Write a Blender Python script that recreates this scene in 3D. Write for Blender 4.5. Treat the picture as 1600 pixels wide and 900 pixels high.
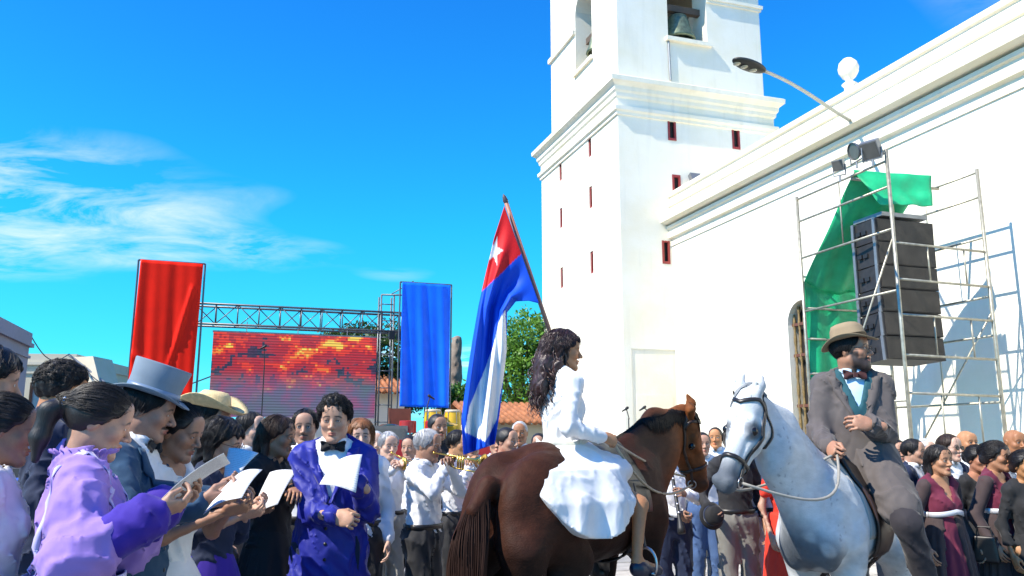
import bpy, math, random
import numpy as np
from mathutils import Vector, Matrix
random.seed(7); RNG = np.random.default_rng(7)
R = math.radians
for o in list(bpy.data.objects): bpy.data.objects.remove(o)
S = bpy.context.scene
COL = S.collection
# ---------------------------------------------------------------- camera, sky, sun, exposure
CAMZ, FPX, PITCH = 1.55, 1280.0, R(10.62)
cam = bpy.data.cameras.new('camera'); cam.sensor_width = 36.0; cam.lens = 36.0 * FPX / 1600.0
cam.clip_start = 0.05; cam.clip_end = 3000
cam_o = bpy.data.objects.new('camera', cam); COL.objects.link(cam_o)
cam_o.location = (0, 0, CAMZ); cam_o.rotation_euler = (R(90) + PITCH, 0, 0); S.camera = cam_o
SUN_AZ = math.atan2(-0.481, -0.877); SUN_EL = R(46.5)          # towards the sun, from +X counter-clockwise
S.view_settings.view_transform = 'Standard'; S.view_settings.look = 'None'
S.view_settings.gamma = 1.0; S.view_settings.exposure = 0.9; S.view_settings.use_curve_mapping = False
S.render.engine = 'CYCLES'; S.cycles.max_bounces = 6; S.cycles.diffuse_bounces = 3; S.cycles.transparent_max_bounces = 8
try: S.cycles.use_denoising = True
except Exception: pass

def nodes_of(tree):
    tree.nodes.clear(); return tree.nodes, tree.links
def make_world():
    w = bpy.data.worlds.new('World'); S.world = w; w.use_nodes = True
    n, l = nodes_of(w.node_tree)
    out = n.new('ShaderNodeOutputWorld'); bg = n.new('ShaderNodeBackground'); bg.inputs['Strength'].default_value = 0.102
    sky = n.new('ShaderNodeTexSky'); sky.sky_type = 'NISHITA'; sky.sun_disc = False
    sky.sun_elevation = SUN_EL; sky.sun_rotation = R(90) - SUN_AZ
    sky.air_density = 1.25; sky.dust_density = 0.15; sky.ozone_density = 3.2; sky.altitude = 60
    # thin clouds, from the view direction projected on a flat layer overhead
    geo = n.new('ShaderNodeTexCoord'); sep = n.new('ShaderNodeSeparateXYZ'); l.new(geo.outputs['Generated'], sep.inputs[0])
    # deep tropical blue: the sky's own brightness, tinted from azure overhead to cyan low down
    bw = n.new('ShaderNodeRGBToBW'); l.new(sky.outputs[0], bw.inputs[0])
    ramp = n.new('ShaderNodeValToRGB'); cr = ramp.color_ramp; cr.elements[0].position = 0.0; cr.elements[0].color = (0.16, 0.84, 1.10, 1); cr.elements[1].position = 0.55; cr.elements[1].color = (0.0, 0.66, 2.8, 1)
    e_ = cr.elements.new(0.10); e_.color = (0.03, 0.92, 1.30, 1); e_ = cr.elements.new(0.25); e_.color = (0.0, 0.94, 2.1, 1)
    l.new(sep.outputs[2], ramp.inputs[0])
    tv = n.new('ShaderNodeVectorMath'); tv.operation = 'SCALE'; l.new(ramp.outputs[0], tv.inputs[0]); l.new(bw.outputs[0], tv.inputs['Scale'])
    hs = n.new('ShaderNodeMix'); hs.data_type = 'RGBA'; hs.inputs[0].default_value = 0.93; l.new(sky.outputs[0], hs.inputs[6]); l.new(tv.outputs[0], hs.inputs[7])
    def mth(op, a, b=None, c=None):
        m = n.new('ShaderNodeMath'); m.operation = op
        for i, v in enumerate((a, b, c)):
            if v is None: continue
            if isinstance(v, (int, float)): m.inputs[i].default_value = v
            else: l.new(v, m.inputs[i])
        return m.outputs[0]
    zz = mth('ADD', mth('MAXIMUM', sep.outputs[2], 0.0), 0.11)
    u = mth('DIVIDE', sep.outputs[0], zz); v = mth('DIVIDE', sep.outputs[1], zz)
    cmb = n.new('ShaderNodeCombineXYZ'); l.new(u, cmb.inputs[0]); l.new(v, cmb.inputs[1])
    mp = n.new('ShaderNodeMapping'); mp.inputs['Rotation'].default_value = (0, 0, R(24)); mp.inputs['Scale'].default_value = (0.95, 1.35, 1.0)
    mp.inputs['Location'].default_value = (CLOUD[0], CLOUD[1], 0)
    l.new(cmb.outputs[0], mp.inputs[0])
    nz = n.new('ShaderNodeTexNoise'); nz.inputs['Scale'].default_value = 0.6; nz.inputs['Detail'].default_value = 2.0; nz.inputs['Roughness'].default_value = 0.5
    l.new(mp.outputs[0], nz.inputs['Vector'])
    nf = n.new('ShaderNodeTexNoise'); nf.inputs['Scale'].default_value = 2.6; nf.inputs['Detail'].default_value = 9.0; nf.inputs['Roughness'].default_value = 0.62; nf.inputs['Distortion'].default_value = 0.5
    l.new(mp.outputs[0], nf.inputs['Vector'])
    big = n.new('ShaderNodeMapRange'); big.inputs[1].default_value = 0.575; big.inputs[2].default_value = 0.74; l.new(nz.outputs[0], big.inputs[0])
    fin = n.new('ShaderNodeMapRange'); fin.inputs[1].default_value = 0.42; fin.inputs[2].default_value = 0.66; l.new(nf.outputs[0], fin.inputs[0])
    mask = mth('MULTIPLY', mth('MULTIPLY', big.outputs[0], fin.outputs[0]), 0.95)
    mx = n.new('ShaderNodeMix'); mx.data_type = 'RGBA'
    l.new(mask, mx.inputs[0]); l.new(hs.outputs[2], mx.inputs[6]); mx.inputs[7].default_value = (5.2, 5.9, 6.6, 1)
    l.new(mx.outputs[2], bg.inputs['Color']); l.new(bg.outputs[0], out.inputs[0])
CLOUD = (-16.514, -6.697)
make_world()
sun = bpy.data.lights.new('sun', 'SUN'); sun.energy = 4.5; sun.angle = R(0.53); sun.color = (1.0, 0.93, 0.80)
sun_o = bpy.data.objects.new('sun', sun); COL.objects.link(sun_o)
_s = Vector((math.cos(SUN_EL) * math.cos(SUN_AZ), math.cos(SUN_EL) * math.sin(SUN_AZ), math.sin(SUN_EL)))
sun_o.rotation_euler = _s.to_track_quat('Z', 'Y').to_euler(); sun_o.location = _s * 60

# ---------------------------------------------------------------- helpers
def at(px, py, Y):
    dx, dz = (px - 800.0) / FPX, (450.0 - py) / FPX
    y = math.cos(PITCH) - dz * math.sin(PITCH); z = math.sin(PITCH) + dz * math.cos(PITCH)
    return Vector((dx * Y / y, Y, CAMZ + z * Y / y))
def ray(px, py):
    dx, dz = (px - 800.0) / FPX, (450.0 - py) / FPX
    return Vector((dx, math.cos(PITCH) - dz * math.sin(PITCH), math.sin(PITCH) + dz * math.cos(PITCH)))
def on_plane(px, py, P0, N):
    r = ray(px, py); c = Vector((0, 0, CAMZ)); t = (Vector(P0) - c).dot(N) / r.dot(N); return c + r * t
AV = Vector((-math.sin(R(18.07)), math.cos(R(18.07)), 0))      # along the church wall, away
BV = Vector((AV.y, -AV.x, 0))                                   # across, to the right
UP = Vector((0, 0, 1))

MATS = {}
def mat(name, col, rough=0.7, metal=0.0, var=0.12, scale=8.0, bump=0.0, bscale=60.0, vcol=False, emit=None, trans=0.0, sheen=0.0, sss=0.0, spec=None, stretch=None, crease=0.0):
    if name in MATS: return MATS[name]
    m = bpy.data.materials.new(name); m.use_nodes = True; n, l = nodes_of(m.node_tree)
    out = n.new('ShaderNodeOutputMaterial'); b = n.new('ShaderNodeBsdfPrincipled')
    l.new(b.outputs[0], out.inputs[0])
    b.inputs['Roughness'].default_value = rough; b.inputs['Metallic'].default_value = metal
    if spec is not None: b.inputs['Specular IOR Level'].default_value = spec
    tc = n.new('ShaderNodeTexCoord'); src = tc.outputs['Object']
    if stretch:
        mp = n.new('ShaderNodeMapping'); mp.inputs['Scale'].default_value = stretch; l.new(src, mp.inputs[0]); src = mp.outputs[0]
    nz = n.new('ShaderNodeTexNoise'); nz.inputs['Scale'].default_value = scale; nz.inputs['Detail'].default_value = 5
    l.new(src, nz.inputs['Vector'])
    mr = n.new('ShaderNodeMapRange'); mr.inputs[1].default_value = 0.3; mr.inputs[2].default_value = 0.7
    mr.inputs[3].default_value = 1 - var; mr.inputs[4].default_value = 1 + var; l.new(nz.outputs[0], mr.inputs[0])
    mul = n.new('ShaderNodeVectorMath'); mul.operation = 'SCALE'
    if vcol:
        at_ = n.new('ShaderNodeVertexColor'); at_.layer_name = 'Col'; l.new(at_.outputs[0], mul.inputs[0])
    else: mul.inputs[0].default_value = col[:3]
    l.new(mr.outputs[0], mul.inputs['Scale']); l.new(mul.outputs[0], b.inputs['Base Color'])
    if bump:
        nb = n.new('ShaderNodeTexNoise'); nb.inputs['Scale'].default_value = bscale; nb.inputs['Detail'].default_value = 4; l.new(src, nb.inputs['Vector'])
        bp = n.new('ShaderNodeBump'); bp.inputs['Strength'].default_value = bump; bp.inputs['Distance'].default_value = 0.01
        l.new(nb.outputs[0], bp.inputs['Height']); l.new(bp.outputs[0], b.inputs['Normal'])
    if crease:
        mc = n.new('ShaderNodeMapping'); mc.inputs['Scale'].default_value = (1, 1, .6); l.new(tc.outputs['Object'], mc.inputs[0])
        nc = n.new('ShaderNodeTexNoise'); nc.noise_type = 'RIDGED_MULTIFRACTAL'; nc.inputs['Scale'].default_value = 11; nc.inputs['Detail'].default_value = 2.5; nc.inputs['Distortion'].default_value = .6; l.new(mc.outputs[0], nc.inputs['Vector'])
        bc_ = n.new('ShaderNodeBump'); bc_.inputs['Strength'].default_value = crease; bc_.inputs['Distance'].default_value = 0.02; l.new(nc.outputs[0], bc_.inputs['Height'])
        if bump: l.new(bc_.outputs[0], bp.inputs['Normal'])
        else: l.new(bc_.outputs[0], b.inputs['Normal'])
    if sheen: b.inputs['Sheen Weight'].default_value = sheen; b.inputs['Sheen Roughness'].default_value = 0.4
    if sss:
        b.inputs['Subsurface Weight'].default_value = sss; b.inputs['Subsurface Radius'].default_value = (0.012, 0.005, 0.003); b.inputs['Subsurface Scale'].default_value = 1.0
    if trans: b.inputs['Transmission Weight'].default_value = trans
    if emit: b.inputs['Emission Color'].default_value = (*emit[:3], 1); b.inputs['Emission Strength'].default_value = emit[3]
    MATS[name] = m; return m
def cloth(name, col, rough=0.85, var=0.10, bump=0.10, sheen=0.12, crease=0.6): return mat('cloth_' + name, col, rough, 0, var, 9.0, bump, 420.0, sheen=sheen, crease=crease)

def tag(o, label, cat, group=None, kind=None):
    o['label'] = label
    if cat: o['category'] = cat
    if group: o['group'] = group
    if kind: o['kind'] = kind
    return o
def empty(name, loc=(0, 0, 0), rz=0.0, label=None, cat=None, group=None):
    o = bpy.data.objects.new(name, None); COL.objects.link(o); o.location = loc; o.rotation_euler = (0, 0, rz); o.empty_display_size = 0.1
    if label: tag(o, label, cat, group)
    return o
def mesh_np(name, V, Q, m, parent=None, cols=None, smooth=True, tris=None):
    V = np.asarray(V, np.float32); me = bpy.data.meshes.new(name)
    Q = np.asarray(Q, np.int32).reshape(-1, 4) if Q is not None and len(Q) else np.zeros((0, 4), np.int32)
    T = np.asarray(tris, np.int32).reshape(-1, 3) if tris is not None and len(tris) else np.zeros((0, 3), np.int32)
    me.vertices.add(len(V)); me.vertices.foreach_set('co', V.ravel())
    idx = np.concatenate([Q.ravel(), T.ravel()]); me.loops.add(len(idx)); me.loops.foreach_set('vertex_index', idx)
    tot = np.concatenate([np.full(len(Q), 4, np.int32), np.full(len(T), 3, np.int32)])
    st = np.concatenate([[0], np.cumsum(tot)[:-1]]).astype(np.int32)
    me.polygons.add(len(tot)); me.polygons.foreach_set('loop_start', st); me.polygons.foreach_set('loop_total', tot)
    if smooth: me.polygons.foreach_set('use_smooth', np.ones(len(tot), bool))
    me.update(calc_edges=True)
    if cols is not None:
        a = me.attributes.new('Col', 'FLOAT_COLOR', 'POINT'); c = np.ones((len(V), 4), np.float32); c[:, :3] = cols; a.data.foreach_set('color', c.ravel())
    me.materials.append(m)
    o = bpy.data.objects.new(name, me); COL.objects.link(o)
    if parent: o.parent = parent
    return o
class MB:
    """collects boxes, tubes, lathes and sheets into one mesh (world or parent-local coordinates)"""
    def __init__(s): s.v = []; s.f = []; s.n = 0
    def add(s, vs, fs):
        s.v += [tuple(v) for v in vs]; s.f += [[i + s.n for i in f] for f in fs]; s.n += len(vs); return s
    def obox(s, c, ax, ay, az, hx, hy, hz, bev=0.0):
        c = Vector(c); vs = []
        for k in (-1, 1):
            for (i, j) in ((-1, -1), (1, -1), (1, 1), (-1, 1)): vs.append(c + ax * hx * i + ay * hy * j + az * hz * k)
        return s.add(vs, [[3, 2, 1, 0], [4, 5, 6, 7], [0, 1, 5, 4], [1, 2, 6, 5], [2, 3, 7, 6], [3, 0, 4, 7]])
    def box(s, x0, x1, y0, y1, z0, z1):
        return s.obox(((x0 + x1) / 2, (y0 + y1) / 2, (z0 + z1) / 2), Vector((1, 0, 0)), Vector((0, 1, 0)), UP, abs(x1 - x0) / 2, abs(y1 - y0) / 2, abs(z1 - z0) / 2)
    def tube(s, pts, r, seg=8, cap=True, flat=1.0, up=None):
        pts = [Vector(p) for p in pts]; rs = r if isinstance(r, (list, tuple, np.ndarray)) else [r] * len(pts)
        vs = []; fs = []; prev = None
        for i, p in enumerate(pts):
            t = (pts[min(i + 1, len(pts) - 1)] - pts[max(i - 1, 0)]).normalized()
            if prev is None:
                a = Vector(up) if up is not None else (UP if abs(t.z) < 0.9 else Vector((1, 0, 0)))
                u = t.cross(a).normalized()
            else:
                u = (prev - t * prev.dot(t)).normalized()
            w = t.cross(u); prev = u
            for k in range(seg):
                an = 2 * math.pi * k / seg; vs.append(p + u * (math.cos(an) * rs[i]) + w * (math.sin(an) * rs[i] * flat))
        for i in range(len(pts) - 1):
            for k in range(seg):
                k2 = (k + 1) % seg; fs.append([i * seg + k, i * seg + k2, (i + 1) * seg + k2, (i + 1) * seg + k])
        if cap: fs.append(list(range(seg))[::-1]); fs.append([(len(pts) - 1) * seg + k for k in range(seg)])
        return s.add(vs, fs)
    def lathe(s, prof, c, axis=UP, seg=24, ex=None, sx=1.0, sy=1.0, close=False):
        c = Vector(c); axis = Vector(axis).normalized(); u = (Vector(ex) if ex is not None else axis.orthogonal()).normalized(); w = axis.cross(u)
        vs = []; fs = []; n = len(prof)
        for k in range(seg):
            an = 2 * math.pi * k / seg; d = u * (math.cos(an) * sx) + w * (math.sin(an) * sy)
            for (r, h) in prof: vs.append(c + d * r + axis * h)
        m = n if close else n - 1
        for k in range(seg):
            k2 = (k + 1) % seg
            for j in range(m):
                j2 = (j + 1) % n; fs.append([k * n + j, k2 * n + j, k2 * n + j2, k * n + j2])
        return s.add(vs, fs)
    def prism(s, poly, d):
        poly = [Vector(p) for p in poly]; n = len(poly); d = Vector(d)
        fs = [list(range(n))[::-1], list(range(n, 2 * n))] + [[i, (i + 1) % n, n + (i + 1) % n, n + i] for i in range(n)]
        return s.add(poly + [p + d for p in poly], fs)
    def grid(s, P, thick=0.0):
        """P: rows x cols of points; a sheet, with thickness along its normals if asked"""
        P = np.asarray(P, float); a, b = P.shape[:2]
        if thick:
            du = np.gradient(P, axis=0); dv = np.gradient(P, axis=1); N = np.cross(du, dv); N /= np.linalg.norm(N, axis=2, keepdims=True) + 1e-9
            Q = P + N * thick
        idx = lambda i, j: i * b + j
        fs = [[idx(i, j), idx(i + 1, j), idx(i + 1, j + 1), idx(i, j + 1)] for i in range(a - 1) for j in range(b - 1)]
        if not thick: return s.add(P.reshape(-1, 3).tolist(), fs)
        n = a * b
        f2 = [[n + k for k in f[::-1]] for f in fs]; rim = []
        bd = [idx(0, j) for j in range(b)] + [idx(i, b - 1) for i in range(1, a)] + [idx(a - 1, j) for j in range(b - 2, -1, -1)] + [idx(i, 0) for i in range(a - 2, 0, -1)]
        for k in range(len(bd)):
            p, q = bd[k], bd[(k + 1) % len(bd)]; rim.append([p, q, n + q, n + p])
        return s.add(np.concatenate([P.reshape(-1, 3), Q.reshape(-1, 3)]).tolist(), fs + f2 + rim)
    def build(s, name, m, parent=None, smooth=False, auto=None):
        me = bpy.data.meshes.new(name); me.from_pydata(s.v, [], s.f); me.update()
        if smooth or auto:
            me.polygons.foreach_set('use_smooth', np.ones(len(me.polygons), bool))
            if auto:
                try: me.set_sharp_from_angle(angle=R(auto))
                except Exception: pass
        me.materials.append(m) if not isinstance(m, (list, tuple)) else [me.materials.append(x) for x in m]
        o = bpy.data.objects.new(name, me); COL.objects.link(o)
        if parent: o.parent = parent
        return o

# ---------------------------------------------------------------- implicit surfaces -> one continuous mesh
def v3(p): return np.asarray(p, np.float32)
def wrinkle(P, f, st=(1, 1, 1), ph=0.0):
    x, y, z = P[:, 0] * f * st[0], P[:, 1] * f * st[1], P[:, 2] * f * st[2]
    a = np.sin(1.7 * x + 0.9 * y - 1.3 * z + 1.6 * np.sin(0.8 * y + 1.1 * z + ph) + ph)
    b = np.sin(-1.1 * x + 1.9 * y + 0.7 * z + 1.8 * np.sin(1.2 * x - 0.6 * z + 2 * ph) + 1.3)
    c = np.sin(2.9 * x - 2.3 * y + 3.1 * z + 1.2 * np.sin(2.0 * x + 1.7 * y) + 2.1 * ph)
    return (a + b) * 0.4 + c * 0.2
def folds(P, f, st=(1, 1, 1), ph=0.0):
    """cloth folds: rounded ridges with tighter valleys"""
    x, y, z = P[:, 0] * f * st[0], P[:, 1] * f * st[1], P[:, 2] * f * st[2]
    a = np.sin(0.9 * x + 0.7 * y - 1.0 * z + 1.9 * np.sin(0.5 * y + 0.8 * z - 0.4 * x + ph) + ph)
    b = np.sin(-0.8 * x + 1.1 * y + 0.6 * z + 1.7 * np.sin(0.9 * x - 0.5 * z + 2 * ph) + 1.3 + ph)
    m = 0.5 + 0.5 * np.sin(0.33 * x - 0.41 * y + 0.37 * z + 3.1 * ph)
    return (1 - np.abs(a)) ** 2.4 * m * 1.7 + (1 - np.abs(b)) ** 2.4 * (1 - m) * 1.7 - 0.35
class F:
    def __init__(s): s.ops = []; s.lo = np.full(3, 9e9); s.hi = np.full(3, -9e9); s.nz = []
    def _bb(s, c, r): s.lo = np.minimum(s.lo, np.asarray(c, float) - r); s.hi = np.maximum(s.hi, np.asarray(c, float) + r)
    def cone(s, a, b, ra, rb, k=0.02, op='u', sc=None, sym=False):
        for m in ((1, -1) if sym else (1,)):
            A = v3(a) * v3((m, 1, 1)); B = v3(b) * v3((m, 1, 1))
            if op == 'u': s._bb(A, ra * 1.5); s._bb(B, rb * 1.5)
            s.ops.append(('c', A, B, ra, rb, k, op, None if sc is None else v3(sc)))
        return s
    def chain(s, pts, rs, k=0.02, sc=None, sym=False):
        for i in range(len(pts) - 1): s.cone(pts[i], pts[i + 1], rs[i], rs[i + 1], k, 'u', sc, sym)
        return s
    def ell(s, c, r, k=0.02, op='u', rot=None, sym=False):
        for m in ((1, -1) if sym else (1,)):
            C_ = v3(c) * v3((m, 1, 1)); M = None
            if rot is not None:
                M = np.array(rot.to_matrix(), np.float32)
                if m < 0: D = np.diag([-1, 1, 1]).astype(np.float32); M = D @ M @ D
            rr = r if isinstance(r, (tuple, list)) else (r, r, r)
            if op == 'u': s._bb(C_, max(rr))
            s.ops.append(('e', C_, v3(rr), M, k, op))
        return s
    def func(s, fn, lo, hi, k=0.02, op='u'):
        if op == 'u': s._bb(lo, 0); s._bb(hi, 0)
        s.ops.append(('f', fn, k, op)); return s
    def noise(s, amp, f, st=(1, 1, 1), ph=0.0): s.nz.append((amp, f, st, ph)); return s
    def prim(s, o, P):
        if o[0] == 'c':
            _, A, B, ra, rb, k, op, sc = o
            pa = P - A; ba = B - A
            if sc is not None: pa = pa * sc; ba = ba * sc
            h = np.clip(pa @ ba / max(float(ba @ ba), 1e-9), 0, 1)
            q = pa - h[:, None] * ba; return np.sqrt(np.einsum('ij,ij->i', q, q)) - (ra + (rb - ra) * h), k, op
        if o[0] == 'e':
            _, C_, rr, M, k, op = o
            q = P - C_
            if M is not None: q = q @ M
            a = q / rr; b = a / rr
            k0 = np.sqrt(np.einsum('ij,ij->i', a, a)); k1 = np.sqrt(np.einsum('ij,ij->i', b, b)) + 1e-9
            return k0 * (k0 - 1) / k1, k, op
        return o[1](P), o[2], o[3]
    def near(s, C, r):
        """which shapes matter within r of the points C (N x ops)"""
        d = np.stack([s.prim(o, C)[0] for o in s.ops], 1); op = np.array([o[6] if o[0] == 'c' else (o[5] if o[0] == 'e' else o[3]) for o in s.ops])
        kk = np.array([o[5] if o[0] == 'c' else (o[4] if o[0] == 'e' else o[2]) for o in s.ops]); un = op == 'u'
        mn = d[:, un].min(1); keep = np.where(un[None], d < mn[:, None] + 2.1 * r + kk[None], d < 2.1 * r + kk[None])
        keep[:, op == 'i'] = True; keep[:, [o[0] == 'f' for o in s.ops]] = True
        return keep
    def __call__(s, P, sel=None):
        D = None
        for oi, o in enumerate(s.ops):
            if sel is not None and not sel[oi]: continue
            d, k, op = s.prim(o, P)
            if D is None:
                if op == 'u': D = d
                continue
            if op == 's': d = -d
            h = np.maximum(k - np.abs(D - d), 0) / k
            D = np.minimum(D, d) - h * h * (k * 0.25) if op == 'u' else np.maximum(D, d) + h * h * (k * 0.25)
        for amp, f, st, ph in s.nz: D = D + (amp * wrinkle(P, f, st, ph) if amp > 0 else amp * folds(P, f, st, ph))
        return D
def sdf_mesh(f, h, lo=None, hi=None, pad=0.03):
    lo = np.asarray(f.lo if lo is None else lo, float) - pad; hi = np.asarray(f.hi if hi is None else hi, float) + pad
    Bk = 8; nb = np.maximum(np.ceil((hi - lo) / h / Bk).astype(int), 1); n = nb * Bk
    ci = [lo[a] + (np.arange(nb[a]) * Bk + (Bk - 1) / 2) * h for a in range(3)]
    Cg = np.stack(np.meshgrid(*ci, indexing='ij'), -1).reshape(-1, 3).astype(np.float32)
    dc = f(Cg); act = np.abs(dc) < Bk * h * 0.87 * 1.22 + 0.003 + sum(abs(q[0]) for q in f.nz)
    D = np.broadcast_to(np.where(dc < 0, -1.0, 1.0).astype(np.float32).reshape(*nb, 1, 1, 1), (*nb, Bk, Bk, Bk)).copy()
    off = np.stack(np.meshgrid(*[np.arange(Bk)] * 3, indexing='ij'), -1).reshape(-1, 3).astype(np.float32) * h - (Bk - 1) / 2 * h
    ai = np.nonzero(act)[0]; vals = np.empty((len(ai), Bk ** 3), np.float32)
    bi = np.stack(np.unravel_index(ai, nb), 1) // 2; key = (bi[:, 0] * 4096 + bi[:, 1]) * 4096 + bi[:, 2]; order = np.argsort(key, kind='stable'); ks = key[order]
    cuts = np.concatenate([[0], np.nonzero(np.diff(ks))[0] + 1, [len(ks)]]); rad = Bk * h * 1.75
    gc = np.array([Cg[ai[order[a:b]]].mean(0) for a, b in zip(cuts[:-1], cuts[1:])], np.float32); keep = f.near(gc, rad)
    for gi, (a, b) in enumerate(zip(cuts[:-1], cuts[1:])):
        w = order[a:b]; P = (Cg[ai[w]][:, None, :] + off[None]).reshape(-1, 3).astype(np.float32); vals[w] = f(P, keep[gi]).reshape(-1, Bk ** 3)
    D.reshape(-1, Bk, Bk, Bk)[ai] = vals.reshape(-1, Bk, Bk, Bk)
    D = D.transpose(0, 3, 1, 4, 2, 5).reshape(n)
    Sg = D < 0
    cnt = np.zeros(n - 1, np.int8); sl = [slice(0, -1), slice(1, None)]
    cor = [(i, j, k) for i in (0, 1) for j in (0, 1) for k in (0, 1)]
    for (i, j, k) in cor: cnt += Sg[sl[i], sl[j], sl[k]]
    cells = np.argwhere((cnt > 0) & (cnt < 8))
    if not len(cells): return np.zeros((0, 3)), np.zeros((0, 4), int)
    cv = np.stack([D[cells[:, 0] + i, cells[:, 1] + j, cells[:, 2] + k] for (i, j, k) in cor], 1)
    acc = np.zeros((len(cells), 3), np.float32); num = np.zeros(len(cells), np.float32)
    C3 = np.array(cor, np.float32)
    for a in range(8):
        for b in range(a + 1, 8):
            if np.abs(C3[a] - C3[b]).sum() != 1: continue
            x = (cv[:, a] < 0) != (cv[:, b] < 0); t = cv[:, a] / np.where(x, cv[:, a] - cv[:, b], 1)
            p = C3[a] + t[:, None] * (C3[b] - C3[a]); acc += np.where(x[:, None], p, 0); num += x
    V = lo + (cells + acc / num[:, None]) * h
    ids = np.full(n - 1, -1, np.int32); ids[tuple(cells.T)] = np.arange(len(cells))
    quads = []
    for ax in range(3):
        s0 = [slice(None)] * 3; s1 = [slice(None)] * 3; s0[ax] = slice(0, -1); s1[ax] = slice(1, None)
        e = np.argwhere(Sg[tuple(s0)] != Sg[tuple(s1)])
        o1, o2 = (ax + 1) % 3, (ax + 2) % 3
        e = e[(e[:, o1] > 0) & (e[:, o2] > 0) & (e[:, o1] < n[o1] - 1) & (e[:, o2] < n[o2] - 1)]
        if not len(e): continue
        def cid(d1, d2):
            q = e.copy(); q[:, o1] -= d1; q[:, o2] -= d2; return ids[tuple(q.T)]
        q = np.stack([cid(1, 1), cid(0, 1), cid(0, 0), cid(1, 0)], 1)
        neg = Sg[tuple(e.T)]; q[~neg] = q[~neg][:, ::-1]; quads.append(q)
    return V.astype(np.float32), np.concatenate(quads)
def sdf_obj(f, h, name, m, parent=None, scale=1.0, cols=None, **kw):
    V, Q = sdf_mesh(f, h, **kw)
    c = cols(V) if callable(cols) else cols
    return mesh_np(name, V * scale, Q, m, parent, c)
def project(f, P, d, steps=40, far=0.5):
    """march points P along direction d until the surface f (vectorised)"""
    P = np.asarray(P, np.float32).copy(); d = v3(d); t = np.zeros(len(P), np.float32)
    for _ in range(steps): t += np.clip(f(P + t[:, None] * d), -0.05, 0.05) * 0.9
    return P + np.clip(t, -far, far)[:, None] * d
def grad(f, P, e=0.004):
    P = np.asarray(P, np.float32); T = np.array([(1, -1, -1), (-1, -1, 1), (-1, 1, -1), (1, 1, 1)], np.float32); g = sum(f(P + t * e)[:, None] * t for t in T)
    return g / (np.linalg.norm(g, axis=1, keepdims=True) + 1e-9)
def ribbons(paths, r, seg=3, taper=True):
    """paths: N x M x 3 -> tapered tubes, vectorised"""
    P = np.asarray(paths, np.float32); N, M = P.shape[:2]
    T = np.gradient(P, axis=1); T /= np.linalg.norm(T, axis=2, keepdims=True) + 1e-9
    ref = np.where(np.abs(T[..., 2:3]) < 0.9, v3((0, 0, 1)), v3((1, 0, 0))); U = np.cross(T, ref); U /= np.linalg.norm(U, axis=2, keepdims=True) + 1e-9; W = np.cross(T, U)
    rr = np.asarray(r, np.float32).reshape(-1, 1) * (np.sin(np.linspace(0.35, math.pi - 0.12, M)) if taper else np.ones(M))[None]
    V = np.stack([P + (U * math.cos(2 * math.pi * k / seg) + W * math.sin(2 * math.pi * k / seg)) * rr[..., None] for k in range(seg)], 2)
    i = np.arange(N)[:, None, None] * M * seg + np.arange(M - 1)[None, :, None] * seg; k = np.arange(seg)[None, None]; k2 = (k + 1) % seg
    Q = np.stack([i + k, i + k2, i + seg + k2, i + seg + k], -1).reshape(-1, 4)
    return V.reshape(-1, 3), Q
# ---------------------------------------------------------------- people
HEADC = v3((0, 0.022, 1.605))
LOD = [dict(head=.0032, cloth=.0115, body=.02, hand=.0036, strands=1500), dict(head=.0046, cloth=.0155, body=.027, hand=.005, strands=600), dict(head=.0065, cloth=.021, body=.034, hand=.0065, strands=0)]
M_SKIN = mat('skin', (1, 1, 1), 0.5, 0, 0.07, 60, 0.2, 420, vcol=True, sss=0.08)
def lin(c): return tuple((x / 255.0 / 12.92 if x <= 10 else ((x / 255.0 + 0.055) / 1.055) ** 2.4) for x in c)
SKIN = dict(tan=(.42, .23, .15), brown=(.31, .16, .098), dark=(.13, .06, .036), light=(.55, .34, .245), olive=(.36, .19, .11))
HAIRM = dict(black=mat('hair_black', (.009, .007, .007), .5, 0, .5, 30, .22, 260, stretch=(1, 1, .25)), brown=mat('hair_brown', (.028, .013, .008), .52, 0, .5, 30, .22, 260, stretch=(1, 1, .25)),
             ginger=mat('hair_ginger', (.20, .075, .022), .5, 0, .4, 30, .22, 260, stretch=(1, 1, .25)), grey=mat('hair_grey', (.42, .42, .43), .55, 0, .3, 30, .22, 260, stretch=(1, 1, .25)),
             dark_brown=mat('hair_dark_brown', (.036, .016, .014), .36, 0, .6, 26, .22, 260, stretch=(1, 1, .3)))
def nrm(v): v = np.asarray(v, float); return v / (np.linalg.norm(v) + 1e-9)
def rotm(yaw, pitch, roll=0.0):
    return np.array((Matrix.Rotation(yaw, 3, 'Z') @ Matrix.Rotation(pitch, 3, 'X') @ Matrix.Rotation(roll, 3, 'Y')))
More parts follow.
